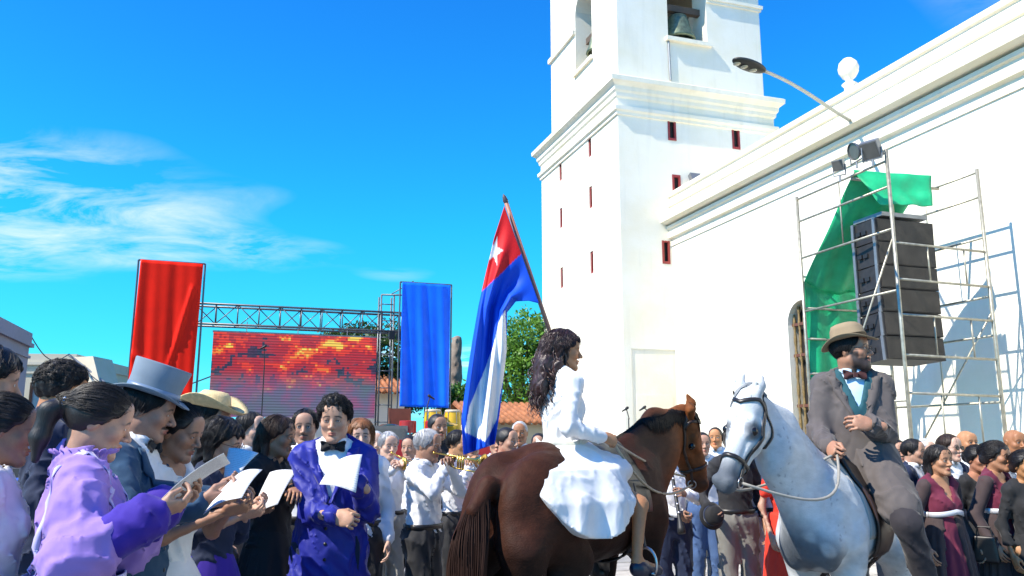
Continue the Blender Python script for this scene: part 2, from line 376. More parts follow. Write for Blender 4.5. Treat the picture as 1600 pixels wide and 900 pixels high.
def head_f(fem, neck, opn=0.5, fat=0.0, nose=1.0, beard=0.0, mouth=0.0):
    f = F(); j = .9 if fem else 1.0
    f.ell((0, -.012, .03), (.0735, .094, .083)).ell((0, .022, -.03), (.058 * j + fat, .064, .083), .035)
    f.cone((.046 * j + fat, -.002, -.055), (.017, .066, -.098), .017, .015, .03, sym=True)
    f.ell((0, .071, -.101), (.019 * j, .016, .015), .022)
    f.ell((.039, .057, -.022), (.021, .02, .019), .028, sym=True)
    f.cone((-.034, .072, .021), (.034, .072, .021), .0125, .0125, .022).ell((0, .068, .055), (.05, .022, .035), .03)
    f.ell((.0315, .101, .0035), (.019, .017, .0115), .014, 's', sym=True)
    f.cone((0, .083, .01), (0, .1045 * 1 + .004 * nose, -.03), .0075, .0105 * nose, .012).ell((.0125 * nose, .094, -.0345), (.0085, .011, .0075), .007, sym=True)
    f.ell((.006, .1, -.0445), (.004, .008, .004), .004, 's', sym=True)
    f.ell((.0315, .0755, .0035), .0148, .004, sym=True)
    f.ell((.0315, .0915, .002 - .003 * (1 - opn)), (.0125, .011, .0015 + .0048 * opn), .002, 's', sym=True)
    f.cone((.0315 - .013, .087, .0235 - .006), (.0315 + .014, .079, .0205 - .006), .0045, .004, .01, sym=True)
    f.cone((-.019, .079, -.062), (.0, .0905, -.0585), .0042, .0062, .006).cone((0, .0905, -.0585), (.019, .079, -.062), .0062, .0042, .006)
    f.cone((-.015, .08, -.0705), (.015, .08, -.0705), .0065, .0065, .008).ell((0, .088, -.0705), (.012, .007, .0062), .006)
    f.cone((-.02, .093, -.0645), (.02, .093, -.0645), .0016 + mouth, .0016 + mouth, .003, 's')
    e = Matrix.Rotation(R(12), 3, 'Y') @ Matrix.Rotation(R(-18), 3, 'X')
    f.ell((.0735, -.012, -.004), (.009, .019, .032), .006, rot=e.to_quaternion(), sym=True).ell((.082, -.006, .001), (.006, .010, .018), .005, 's', sym=True)
    f.cone((0, -.028, -.055), neck, .049 if fem else .056, .052 if fem else .063, .03)
    if beard: f.ell((0, .062, -.092), (.038, .03, .034), .02).ell((.035, .03, -.07), (.022, .03, .03), .02, sym=True).cone((-.02, .092, -.05), (.02, .092, -.05), .006, .006, .008)
    return f
def head_cols(V, skin, o):
    c = np.tile(v3(skin), (len(V), 1)); x, y, z = V[:, 0], V[:, 1], V[:, 2]; ax = np.abs(x)
    def mix(m, col):
        m = np.clip(m, 0, 1)[:, None]; c[:] = c * (1 - m) + v3(col) * m
    sm = lambda v, a, b: np.clip((v - a) / (b - a), 0, 1)
    fr = sm(y, .045, .06)
    mix(.18 * sm(.035 - np.hypot(ax - .04, z + .03), 0, .03) * fr, (skin[0] * 1.15, skin[1] * .82, skin[2] * .78))
    lip = o.get('lip', (skin[0] * .82, skin[1] * .48, skin[2] * .5))
    zc = np.where(z > -.0645, (z + .0645) / .0085, (-.0645 - z) / .0125); mix((1 - sm(np.hypot(ax / .022, zc), .75, 1.1)) * sm(y, .066, .072), lip)
    hc = o.get('brow', (.014, .009, .008))
    by = .0245 - 4.5 * np.maximum(ax - .031, 0) ** 1.6 - .06 * np.abs(ax - .03)
    mix(.92 * (1 - sm(np.abs(z - by), .0028, .0052)) * sm(ax, .009, .014) * (1 - sm(ax, .046, .054)) * fr, hc)
    d = np.sqrt((ax - .0315) ** 2 + (y - .0755) ** 2 + (z - .0035) ** 2)
    mix(.75 * (1 - sm(np.abs(z - (.0035 - .004 * (1 - o.get('open', .5)) + .004 * o.get('open', .5) - .35 * np.abs(ax - .0315) * (ax > .0315))), .0014, .0036)) * (1 - sm(d, .017, .020)) * sm(y, .08, .084) * (1 - sm(np.abs(ax - .0315), .013, .017)), (.012, .008, .007))
    if o.get('mou'): mix(.93 * (1 - sm(np.abs(z + .0505 + .12 * ax), .0035, .0075)) * (1 - sm(ax, .026, .032)) * sm(y, .07, .078), o['mou'])
    if o.get('beard'): mix(.95 * np.maximum(sm(-z, .048, .056) * (1 - (1 - sm(np.hypot(ax / .02, (z + .066) / .010), .85, 1.1)) * (y > .08)), sm(-z, .0, .02) * sm(ax, .052, .06) * (1 - sm(y, .05, .06)) * sm(y, .0, .012)) * sm(y, .0, .02), o['beard'])
    if o.get('stubble'): mix(.35 * sm(-z, .045, .06) * sm(y, .01, .03), (.03, .022, .02))
    return c
def eyes(o, lod):
    Vs, Qs, Cs = [], [], []; n = 0
    A, B = 14, 10
    for sx in (-1, 1):
        th = np.linspace(0, math.pi, B); ph = np.linspace(0, 2 * math.pi, A, endpoint=False)
        T, Pn = np.meshgrid(th, ph, indexing='ij'); d = np.stack([np.sin(T) * np.cos(Pn), np.cos(T), np.sin(T) * np.sin(Pn)], -1)
        gz = np.array([o.get('gx', 0.0), 1, o.get('gz', 0.0)]); gz = gz / np.linalg.norm(gz)
        ca = (d @ gz).ravel(); col = np.tile(v3((.62, .58, .55)), (A * B, 1)); col[ca > .86] = (.05, .025, .014); col[ca > .965] = (.006, .005, .005)
        Vs.append(d.reshape(-1, 3) * .0128 + np.array([sx * .0315, .0765, .0035])); Cs.append(col)
        i, k = np.meshgrid(np.arange(B - 1), np.arange(A), indexing='ij'); k2 = (k + 1) % A
        Qs.append((np.stack([i * A + k, (i + 1) * A + k, (i + 1) * A + k2, i * A + k2], -1).reshape(-1, 4)) + n); n += A * B
    return np.concatenate(Vs), np.concatenate(Qs), np.concatenate(Cs)
def hair_f(style):
    f = F(); t = dict(short=.012, curly=.022, bun=.017, pony=.017, updo=.021, wavy=.025, long=.022, thin=.005, lank=.019, bob=.023, quiff=.018).get(style, .012)
    f.ell((0, -.013, .031), (.0735 + t, .094 + t * .9, .083 + t * .9))
    lowback = -.075 if style not in ('short', 'curly', 'thin', 'quiff') else -.06
    def cut(P):
        y = P[:, 1]; ax = np.abs(P[:, 0])
        fh = .058 if style in ('short', 'curly', 'quiff') else (.060 if style != 'thin' else .095)
        h = np.interp(y, [-.12, -.035, -.02, .012, .022, .05, .075, .2], [lowback, -.065, -.02, -.012 if style in ('short', 'curly', 'thin', 'quiff') else -.004, .012, .034, fh - .006, fh]) + .005 * np.sin(P[:, 0] * 150) + .004 * np.sin(P[:, 1] * 190 + 1)
        return (h - P[:, 2]) * .8
    f.func(cut, (0, 0, 0), (0, 0, 0), .012, 'i')
    if style == 'quiff': f.ell((0, .035, .105), (.05, .05, .028), .03)
    if style == 'bun': f.ell((0, -.125, .02), (.05, .036, .05), .012)
    if style == 'updo': f.ell((0, -.105, .045), (.055, .045, .06), .03).ell((.045, -.085, -.02), (.03, .04, .04), .02, sym=True)
    if style == 'pony': f.ell((0, -.115, .03), (.03, .025, .03), .015).chain([(0, -.125, .03), (0, -.155, -.01), (0, -.15, -.10), (0, -.135, -.17)], [.022, .032, .03, .012], .02)
    if style == 'lank': f.chain([(0, -.085, .0), (0, -.10, -.06), (0, -.11, -.15)], [.065, .06, .04], .03, sc=(1, 1.5, 1)).cone((.062, -.05, 0), (.066, -.04, -.11), .03, .02, .02, sym=True)
    if style in ('wavy', 'bob'): f.cone((.066, -.03, .02), (.07, -.02, -.085), .028, .024, .03, sym=True).cone((0, -.085, .0), (0, -.085, -.1), .07, .06, .03, sc=(1, 1.6, 1))
    if style == 'long': f.chain([(0, -.09, .0), (0, -.115, -.10), (.01, -.125, -.22), (.0, -.13, -.30)], [.085, .088, .082, .05], .04, sc=(1, 1.5, 1)).chain([(.066, -.03, .02), (.075, -.04, -.10), (.07, -.06, -.2)], [.026, .03, .02], .03, sym=True)
    return f
def hair_geo(style, lod, fseed=0):
    f = hair_f(style); f.noise(.0016 if style not in ('curly', 'long', 'wavy', 'quiff') else .006, 95 if style in ('curly', 'long', 'quiff') else 70, (1, .6, .5), fseed)
    h = [.0048, .006, .0075][lod]
    V, Q = sdf_mesh(f, h)
    n = LOD[lod]['strands']
    if n and style != 'thin':
        rg = np.random.default_rng(100 + fseed); d = rg.normal(size=(n * 3, 3)); d[:, 2] = np.abs(d[:, 2]) * .8 - .12; d /= np.linalg.norm(d, axis=1, keepdims=True)
        P = (np.array([0, -.013, .03]) + d * .12).astype(np.float32)
        for _ in range(6): P -= grad(f, P) * f(P)[:, None]
        P = P[np.abs(f(P)) < .004]; P = P[(P[:, 1] < .085)][:n]
        M = 11; path = np.empty((len(P), M, 3), np.float32); cur = P.copy(); jit = rg.normal(size=(len(P), 3)) * .25; lift = rg.uniform(.0006, .0022, len(P)).astype(np.float32) + .006 * (rg.uniform(0, 1, len(P)) ** 9).astype(np.float32)
        for m in range(M):
            path[:, m] = cur
            if style in ('bun', 'pony', 'updo'): tgt = np.array([0, -.13, .03]) - cur
            elif style in ('short',): tgt = np.stack([cur[:, 0] * 1.2, .35 * np.ones(len(cur)) * np.where(cur[:, 2] > .07, .15, -.1), -.25 * np.ones(len(cur)) + .2 * (cur[:, 2] > .09)], 1)
            elif style in ('curly', 'quiff'): tgt = rg.normal(size=(len(cur), 3))
            else: tgt = np.stack([cur[:, 0] * 1.5, -.06 + 0 * cur[:, 0], -.3 + 0 * cur[:, 0]], 1)
            tgt = tgt / (np.linalg.norm(tgt, axis=1, keepdims=True) + 1e-6) + jit * (.35 if style not in ('curly', 'quiff') else 1.0)
            g = grad(f, cur); tgt -= g * np.einsum('ij,ij->i', tgt, g)[:, None]; tgt /= np.linalg.norm(tgt, axis=1, keepdims=True) + 1e-6
            cur = (cur + tgt * (.009 if style != 'curly' else .007)).astype(np.float32)
            cur -= (grad(f, cur) * (f(cur) - lift)[:, None]).astype(np.float32)
        ok = np.abs(f(path[:, -1])) < .02; path = path[ok]
        V2, Q2 = ribbons(path, np.full(len(path), .0010) * rg.uniform(.6, 1.3, len(path)))
        Q = np.concatenate([Q, Q2 + len(V)]); V = np.concatenate([V, V2])
    return V, Q
def long_curls(n, seed, root_c, length, spread=.09, amp=.012):
    """free curly locks falling from the back of the head (head-local)"""
    rg = np.random.default_rng(seed); M = 26; t = np.linspace(0, 1, M)
    an = rg.uniform(math.pi * 0.80, math.pi * 2.2, n) ; st = np.stack([np.cos(an) * .078, np.sin(an) * .085 - .012, rg.uniform(-.02, .09, n)], 1)
    L = length * rg.uniform(.65, 1.08, n)
    out = np.empty((n, M, 3), np.float32)
    w = rg.uniform(16, 30, n); ph = rg.uniform(0, 6.28, n); sp = rg.normal(size=(n, 2)) * spread * .35
    for k in range(M):
        s = t[k]; drop = L * s
        back = np.minimum(s * 2.2, 1)
        x = st[:, 0] * (1 - .25 * s) + sp[:, 0] * s; y = st[:, 1] * (1 - .1 * s) - .055 * back + sp[:, 1] * s
        a = amp * np.minimum(1, s * 4)
        out[:, k, 0] = x + a * np.cos(w * drop * 3 + ph); out[:, k, 1] = y + a * np.sin(w * drop * 3 + ph); out[:, k, 2] = st[:, 2] + .03 * np.sin(math.pi * min(s * 3, 1)) - drop
    return out, np.full(n, .0042) * rg.uniform(.7, 1.4, n)
HANDS = {}
def hand_geo(curl, thumb, h, spread=.0):
    if (curl, thumb, h) in HANDS: return HANDS[(curl, thumb, h)]
    f = F()
    f.cone((-.06, 0, 0), (.012, 0, 0), .024, .025, .02, sc=(1, 1, 1.25)).ell((.05, .002, 0), (.052, .041, .0155), .02).ell((.03, .022, -.008), (.03, .02, .014), .014)
    Ls = [.078, .087, .080, .062]
    for i, yb in enumerate((.032, .0110, -.0105, -.0305)):
        c = curl[i] if isinstance(curl, (list, tuple)) else curl * (1 + .06 * i)
        p = np.array([.088 - .004 * abs(i - 1.2), yb, .002]); ang = 0.0; sidea = (1.3 - i) * (.07 + spread)
        for q, (fr, bend) in enumerate(((.45, .8), (.31, 1.0), (.24, .65))):
            ang += c * bend; L = Ls[i] * fr; nx = p + np.array([math.cos(ang) * L, math.sin(sidea) * L * math.cos(ang), -math.sin(ang) * L])
            f.cone(p, nx, .0081 - .0006 * q - .0006 * (i == 3), .0075 - .0006 * q - .0006 * (i == 3), .0025); p = nx
    t0, t1 = np.array([.018, .026, -.006]), np.array([.05, .052 - .01 * thumb, -.014 - .016 * thumb]); t2 = t1 + np.array([.034, .012 - .03 * thumb, -.008 - .008 * thumb])
    f.cone(t0, t1, .014, .0108, .01).cone(t1, t2, .0102, .0078, .004)
    HANDS[(curl, thumb, h)] = sdf_mesh(f, h, pad=.012); return HANDS[(curl, thumb, h)]
def frame(x, z):
    X = nrm(x); Z = np.asarray(z, float); Z = nrm(Z - X * (Z @ X)); return np.stack([X, np.cross(Z, X), Z], 1)
DEF_ARM = dict(t=None, pole=None, palm=None, curl=.45, thumb=.5)
def person(label, px, py, Y, face, group=None, fem=False, lod=1, skin='tan', arms=None, legs=None, head=(0, 0), hair='short', hairc='black', clothes=(), hat=None, scale=None, loc=None,
           heado=None, shoulders=None, extra=None, fat=0.0, seed=0, name='person', cat='person', glasses=None, shoes=(.012, .011, .012), nohands=()):
    """a person facing `face` degrees (0 = right in the picture, -90 = towards the camera); head centre placed through (px, py) at depth Y"""
    sk = SKIN[skin] if isinstance(skin, str) else skin; L = LOD[lod]; ho = dict(heado or {})
    e = at(px, py, Y); s = scale or e.z / 1.605
    fr = np.array([math.cos(R(face)), math.sin(R(face))])
    base = Vector((e.x - fr[0] * .022 * s, e.y - fr[1] * .022 * s, e.z - 1.605 * s)) if loc is None else Vector(loc)
    if abs(base.z) < .02: base.z = 0
    root = empty(name, base, R(face - 90), label, cat, group); root.scale = (s, s, s)
    # skeleton
    sw = shoulders or (.138 if fem else .160); hz = .93
    lg = legs or [((.085, 0, hz), (.095, .015, .5), (.10, -.02, .085)), ((-.085, 0, hz), (-.095, .015, .5), (-.10, -.02, .085))]
    A = {}
    for sd, sg in (('R', 1), ('L', -1)):
        a = dict(DEF_ARM); a.update((arms or {}).get(sd, {}))
        if a['t'] is not None and a['t'][0] == 'px': a['t'] = tuple((Matrix.Rotation(-R(face - 90), 3, 'Z') @ (at(*a['t'][1:]) - base)) / s)
        Sh = np.array([sg * sw, -.012, 1.405])
        T = np.array(a['t'] if a['t'] is not None else (sg * (sw + .07), .05, .90)); l1, l2 = .285, .255
        dv = T - Sh; dl = np.linalg.norm(dv)
        if dl > (l1 + l2) * .995: T = Sh + dv / dl * (l1 + l2) * .995; dv = T - Sh; dl = np.linalg.norm(dv)
        pole = np.array(a['pole'] if a['pole'] is not None else (sg * .5, -1.0, -.4)); u = dv / dl; pole = nrm(pole - u * (pole @ u))
        x = (l1 ** 2 - l2 ** 2 + dl ** 2) / (2 * dl); hh = math.sqrt(max(l1 ** 2 - x * x, 0)); El = Sh + u * x + pole * hh
        palm = np.array(a['palm'] if a['palm'] is not None else (-sg, 0, 0)); hd = np.array(a['dir']) if a.get('dir') is not None else T - El
        A[sd] = dict(S=Sh, E=El, W=T, palm=palm, dir=nrm(hd), curl=a['curl'], thumb=a['thumb'], sg=sg)
    def torso(f, o, k=.05, waist=1.0):
        f.ell((0, -.005, .95), ((.158 if fem else .146) + o + fat, .108 + o + fat, .13 + o), k)
        f.ell((0, .005, 1.11), ((.106 * waist if fem else .128) + o + fat, .088 + o + fat * 1.3, .17 + o), .07)
        f.ell((0, .0, 1.28), ((.130 if fem else .150) + o + fat * .6, .098 + o + fat * .6, .17 + o), .07)
        if fem: f.ell((.058, .066, 1.268), (.050 + o * .6,) * 3, .06, sym=True)
        f.cone((.05, -.012, 1.425), (sw - .008, -.012, 1.405), .052 + o, .048 + o, .05, sym=True)
        f.cone((.0, -.018, 1.48), (.09, -.015, 1.435), .05 + o * .7, .048 + o * .7, .04, sym=True)
    def arm(f, o, sd, upto=1.0, w=1.0, k=.03, puff=0.0):
        a = A[sd]; W = a['E'] + (a['W'] - a['E']) * max(upto - 1.0, 0) if upto < 2 else a['W']
        if upto >= 1.0:
            W = a['E'] + (a['W'] - a['E']) * min(upto - 1.0, 1.0)
            f.cone(a['S'], a['E'], (.047 if not fem else .039) * w + o, (.038 if not fem else .032) * w + o + puff * .3, k)
            if upto > 1.02: f.cone(a['E'], W, (.038 if not fem else .032) * w + o + puff * .3, (.029 if not fem else .025) * w + o + puff, k)
        else: f.cone(a['S'], a['S'] + (a['E'] - a['S']) * upto, (.047 if not fem else .039) * w + o, .040 * w + o, k)
    def leg(f, o, k=.03, to=1.0, w=1.0, knee=True):
        for h_, kn, an in lg:
            h_, kn, an = map(np.array, (h_, kn, an)); f.cone(h_, kn, .088 * w + o, .058 * w + o, .05); f.cone(kn, kn + (an - kn) * to, .057 * w + o, .04 * w + o, k)
    # body: torso, limbs, head and hands, one mesh
    f = F(); torso(f, -.012)
    for sd in 'RL': arm(f, -.004, sd, 1.97)
    leg(f, -.012)
    for h_, kn, an in lg: f.cone(np.array(an), np.array(an) + np.array((0, .12, -.045)), .03, .03, .02)
    V, Q = sdf_mesh(f, L['body']); C_ = np.tile(v3(sk), (len(V), 1)); parts = [(V, Q, C_)]
    Hm = rotm(R(head[0]), R(head[1]), R(head[2]) if len(head) > 2 else 0.0)
    hp = HEADC + np.array([0, .0, 0]); hp = hp + np.array([0, .035 * max(0, -math.sin(R(head[1]))), -.012 * max(0, -math.sin(R(head[1])))])
    tow = lambda P: P @ Hm.T + hp
    nk = Hm.T @ (np.array([0, -.022, 1.455]) - hp)
    hf = head_f(fem, nk, ho.get('open', .5), fat * .15 + ho.get('fat', 0), ho.get('nose', 1.0), 1.0 if ho.get('beard') else 0, ho.get('mouth', 0))
    V, Q = sdf_mesh(hf, L['head'], pad=.015); parts.append((tow(V), Q, head_cols(V, sk, ho)))
    V, Q, Cc = eyes(ho, lod); parts.append((tow(V), Q, Cc))
    info = dict(root=root, s=s, A=A, tow=tow, base=base, hands={})
    for sd in 'RL':
        a = A[sd]; Fm = frame(a['dir'], -a['palm']); V, Q = hand_geo(a['curl'], a['thumb'], L['hand'])
        V = V * (.93 if fem else 1.02)
        if a['sg'] < 0: V = V * v3((1, -1, 1)); Q = Q[:, ::-1]
        info['hands'][sd] = (Fm, a['W'])
        if sd in nohands: continue
        parts.append((V @ Fm.T + a['W'], Q, np.tile(v3(sk), (len(V), 1))))
    VV, QQ, CC, n = [], [], [], 0
    for V, Q, c in parts: VV.append(V); QQ.append(Q + n); CC.append(c); n += len(V)
    mesh_np('body', np.concatenate(VV), np.concatenate(QQ), M_SKIN, root, np.concatenate(CC))
    # hair
    if hair:
        V, Q = hair_geo(hair, lod, seed)
        if hair == 'long' and lod < 2:
            p, r = long_curls(330, 5, None, .40); V2, Q2 = ribbons(p, r, 4); Q = np.concatenate([Q, Q2 + len(V)]); V = np.concatenate([V, V2])
        ho_ = mesh_np('hair', tow(V), Q, HAIRM[hairc], root)
        if hair == 'pony' and lod == 0:
            MB().lathe([(.0, -.008), (.03, -.008), (.034, 0), (.03, .008), (0, .008)], tow(np.array([0, -.125, .03])), axis=Hm @ np.array([0, 1, 0]), seg=16).build('hair_clip', mat('clip_blue', (.12, .3, .6), .3), root, smooth=True)
    # clothes
    H = dict(sp=shoes)
    for c in clothes:
        kind, m, o = c[0], c[1], (c[2] if len(c) > 2 else {})
        f = F(); nm = o.get('name', kind)
        if kind in ('shirt', 'jacket', 'bodice', 'coat', 'vest'):
            off = o.get('off', dict(shirt=.008, jacket=.016, bodice=.008, coat=.018, vest=.013)[kind]); hem = o.get('hem', dict(shirt=.985, jacket=.80, bodice=.98, coat=.52, vest=.94)[kind])
            torso(f, off, waist=o.get('waist', 1.0))
            if kind in ('jacket', 'coat') or o.get('loose'):
                f.cone((0, 0, 1.15), (0, -.005, hem + .06), .112 + off + fat, .145 + off + fat + o.get('flare', .0), .08, sc=(.86, 1.18, 1))
            sl = o.get('sleeve', 1.93)
            for sd in 'RL':
                if sl: arm(f, off + o.get('slo', .0), sd, sl, o.get('aw', 1.0), .035, o.get('puff', 0))
                if o.get('puffy'):
                    a = A[sd]; p = a['S'] + (a['E'] - a['S']) * .45; f.ell(p, (.088, .088, .11), .04); q = a['E'] + (a['W'] - a['E']) * .25; f.ell(a['E'], (.088, .088, .088), .05); f.ell(q, (.082, .082, .082), .05)
            f.func(lambda P, hem=hem: (hem - P[:, 2]), (0, 0, 1), (0, 0, 1), .006, 'i')
            ncut = o.get('neck', 'collar')
            if ncut == 'collar': f.ell((0, .012, 1.53), (.064, .072, .072), .012, 's')
            elif ncut == 'round': f.ell((0, .02, 1.53), (.078, .088, .085), .012, 's')
            elif ncut == 'scoop': f.ell((0, .05, 1.5), (.115, .12, .10), .015, 's')
            elif ncut == 'v':
                f.ell((0, .012, 1.54), (.075, .08, .08), .012, 's'); zb, w = o.get('vz', 1.22), o.get('vw', .10)
                f.func(lambda P, zb=zb, w=w: np.maximum(np.maximum(-(P[:, 1] - .0), (np.abs(P[:, 0]) - w * (P[:, 2] - zb) / (1.47 - zb)) * .85), zb - P[:, 2]), (0, 0, 1), (0, 0, 1), .006, 's')
            if o.get('split'):   # coat fronts fall open below the waist
                f.func(lambda P: np.maximum(np.maximum(-(P[:, 1] - .02), np.abs(P[:, 0]) - .012 - .05 * np.maximum(1.02 - P[:, 2], 0)), P[:, 2] - 1.02), (0, 0, 1), (0, 0, 1), .006, 's')
            f.noise(-o.get('wr', .010), o.get('wf', 26), (1, 1, .8), seed); f.noise(-o.get('wr', .010) * .42, o.get('wf', 26) * 2.1, (1, 1, .85), seed + 1.7)
        elif kind == 'trousers':
            top = o.get('top', 1.04); f.ell((0, -.005, .965), (.170 + fat, .124 + fat, .15), .05); leg(f, .012, to=1.0, w=1.02)
            f.func(lambda P, top=top: (P[:, 2] - top), (0, 0, 1), (0, 0, 1), .006, 'i'); f.noise(-.014, 24, (1, 1, .45), seed); f.noise(.002, 45, (1, 1, .9), seed + 2)
        elif kind == 'skirt':
            z0, z1, r0, r1, np_ = o.get('top', 1.08), o.get('hem', .06), o.get('r0', .116), o.get('r1', .34), o.get('pleats', 17)
            def sk_(P, z0=z0, z1=z1, r0=r0, r1=r1, np_=np_):
                x, y, z = P[:, 0], P[:, 1] * 1.18, P[:, 2]; t = np.clip((z0 - z) / (z0 - z1), 0, 1); th = np.arctan2(y, x)
                r = r0 + fat + (r1 - r0) * t ** o.get('pw', .75); r = r * (1 + .055 * np.minimum(t * 4, 1) * np.sin(np_ * th + 1.5 * np.sin(3 * th + seed) + 1.2 * t) * (.6 + .4 * np.sin(2 * th + seed)))
                return np.maximum(np.maximum((np.hypot(x, y) - r) * .85, z - z0), z1 - z)
            f.func(sk_, (-r1 * 1.1, -r1 * 1.1, z1), (r1 * 1.1, r1 * 1.1, z0)); f.noise(.003, 20, (1, 1, .3), seed)
        elif kind == 'custom': o['fn'](f, info)
        else: continue
        ob = sdf_obj(f, o.get('h', L['cloth']), nm, m, root); info[nm] = f; info[nm + '_ob'] = ob
        if kind in ('jacket', 'coat') and ncut == 'v' and lod < 2 and o.get('lapel', True):
            for sg in (-1, 1):
                rows = []
                for t in np.linspace(0, 1, 12):
                    z = zb + .02 + (1.445 - zb - .02) * t; xi = w * (z - zb) / (1.47 - zb); wd = (.012 + .05 * min(1, t * 1.5)) * (1 if t < .74 else (.72 if t < .80 else .95))
                    rows.append([(sg * (xi - .004 + wd * q), .4, z + .012 * q) for q in (0, .5, 1)])
                G = np.array(rows); P = project(f, G.reshape(-1, 3), (0, -1, 0), far=.6).reshape(G.shape); P[..., 1] += .006
                MB().grid(P, .006 * sg).build('lapel', o.get('lapm', m), ob, smooth=True)
        if kind in ('jacket', 'coat', 'vest') and o.get('buttons') and lod < 2:
            for q in range(o['buttons']):
                P = project(f, [(o.get('bx', .015), .4, (o.get('vz', 1.22) if ncut == 'v' else 1.38) - .03 - .075 * q)], (0, -1, 0), far=.6)[0]
                MB().lathe([(0, .004), (.008, .003), (.009, 0)], P, axis=(0, 1, 0), seg=10).build('button', o.get('btm', MATS['button']), ob, smooth=True)
    if any(c[0] == 'shirt' and c[2].get('collar') for c in clothes if len(c) > 2):
        cm = [c[1] for c in clothes if c[0] == 'shirt'][0]
        an = np.linspace(-math.pi * .93, math.pi * .93, 26) - math.pi / 2; rows = []
        for r, z, k in ((.066, 1.462, 0), (.061, 1.485, .3), (.058, 1.508, .5), (.067, 1.503, .6), (.078, 1.474, 1.0)):
            rows.append([(math.cos(a) * r, math.sin(a) * r * 1.06 - .008, z - (.022 * k * max(0, math.sin(a)) ** 6)) for a in an])
        MB().grid(np.array(rows), .003).build('collar', cm, root, smooth=True)
    if any(len(c) > 2 and c[2].get('bow') for c in clothes):
        bm = [c[2]['bow'] for c in clothes if len(c) > 2 and c[2].get('bow')][0]; mb = MB(); c0 = Vector((0, .078, 1.462)); X, Yv = Vector((1, 0, 0)), Vector((0, 1, 0))
        mb.obox(c0 + Yv * .004, X, Yv, UP, .011, .010, .013)
        for sg in (-1, 1):
            P = np.array([[(c0.x + sg * x, c0.y - .004 + .007 * math.sin(v * 3 + x * 60), c0.z + v * hgt) for v in np.linspace(-1, 1, 7)] for x, hgt in ((.008, .010), (.022, .018), (.04, .026), (.055, .027), (.062, .022))])
            mb.grid(P, .009 * sg)
        mb.build('bow_tie', bm, root, auto=50)
    if lod < 2 and any(c[0] == 'trousers' for c in clothes) and not any(c[0] in ('jacket', 'coat') for c in clothes):
        an = np.linspace(0, 2 * math.pi, 41); MB().grid(np.array([[(math.cos(a) * (.160 + fat), math.sin(a) * (.119 + fat) - .002, z) for a in an] for z in (1.012, 1.03, 1.048)]), -.006).build('belt', MATS['belt_black'], root, smooth=True)
    if shoes is not None:
        sm_ = mat('shoe_%d_%d_%d' % tuple(int(x * 999) for x in shoes), shoes, .35)
        for h_, kn, an in lg:
            an = np.array(an); f = F(); f.ell(an + (0, .015, -.035), (.042, .06, .05), .02).cone(an + (0, .04, -.05), an + (0, .15, -.058), .04, .034, .03).func(lambda P, z=an[2] - .085: z - P[:, 2], (0, 0, 0) + an, (0, 0, 0) + an, .005, 'i')
            sdf_obj(f, .012, 'shoe', sm_, root)
    if hat:
        hat_geo(hat, tow, Hm, root)
    if glasses:
        mb = MB()
        for sx in (-1, 1):
            c0 = np.array([sx * .032, .103, .0]); ring = [tow(c0 + np.array([math.cos(a) * .022, -abs(math.cos(a)) * .002, math.sin(a) * .018])) for a in np.linspace(0, 2 * math.pi, 17)]
            mb.tube(ring, .0016, 5, cap=False); mb.tube([tow(np.array([sx * .053, .098, .004])), tow(np.array([sx * .072, .05, .006])), tow(np.array([sx * .078, -.012, .008]))], .0014, 5)
            if glasses == 'sun': mb.add([tow(c0)] + ring[:-1], [[0, i + 1, (i + 1) % 16 + 1] for i in range(16)])
        mb.tube([tow(np.array([-.011, .105, .004])), tow(np.array([.011, .105, .004]))], .0015, 5)
        mb.build('glasses', mat('glasses_frame', (.012, .011, .012), .25, .2), root)
    return info
def hat_geo(h, tow, Hm, root):
    up = Hm @ np.array([0, .0, 1.0]); til = h.get('tilt', 0.0); c = tow(np.array([0, -.006 + h.get('dy', 0), h.get('z', .062)]))
    axis = nrm(Hm @ np.array([math.sin(R(h.get('roll', 0))), math.sin(R(-til)), 1.0])); ex = nrm(Hm @ np.array([0, 1, 0])); ex = nrm(ex - axis * (axis @ ex))
    k = h['kind']
    if k == 'top': prof = [(.0, .128), (.055, .1285), (.098, .127), (.1005, .123), (.093, .06), (.091, .012), (.094, .002), (.12, -.003), (.138, .001), (.1395, .004), (.136, .006), (.118, .003), (.10, .006)]
    elif k == 'fedora': prof = [(.0, .088), (.03, .092), (.055, .099), (.073, .092), (.083, .065), (.089, .02), (.091, .004), (.105, -.003), (.128, -.007), (.143, -.004), (.1445, -.001), (.14, .001), (.125, -.002), (.105, .003)]
    else: prof = [(.0, .09), (.03, .094), (.06, .09), (.078, .07), (.088, .02), (.091, .004), (.115, .0), (.15, .006), (.175, .02), (.176, .024), (.15, .012), (.115, .006)]
    mb = MB(); mb.lathe(prof, c, axis, 40, ex, sx=1.12, sy=.94)
    # curl the brim up at the sides
    vs = np.array(mb.v); w = nrm(np.cross(axis, ex)); rel = vs - c; lat = rel @ w; lon = rel @ ex; rad = np.hypot(lat, lon); ht = rel @ axis
    br = np.clip((rad - .095) / .05, 0, 1) * (ht < .03)
    vs = vs + np.outer(br * h.get('curl', .03) * (lat / (rad + 1e-6)) ** 2 - br * h.get('dip', .012) * (lon / (rad + 1e-6)) ** 2, axis)
    if k == 'fedora': vs = vs - np.outer(.018 * np.exp(-(lat / .02) ** 2) * (ht > .08) * (1 + lon * 3), axis)
    mb.v = [tuple(v) for v in vs]
    o = mb.build('hat', h['m'], root, smooth=True)
    bz = .03 if k == 'top' else .026
    MB().lathe([(.0928, .004), (.0945, .004), (.0935 if k == 'top' else .0905, bz), (.0915, bz)], c, axis, 40, ex, sx=1.12, sy=.94).build('hat_band', h['band'], o, smooth=True)
mat('belt_black', (.012, .011, .011), .4)
MATS_B = mat('button', (.02, .02, .022), .35)
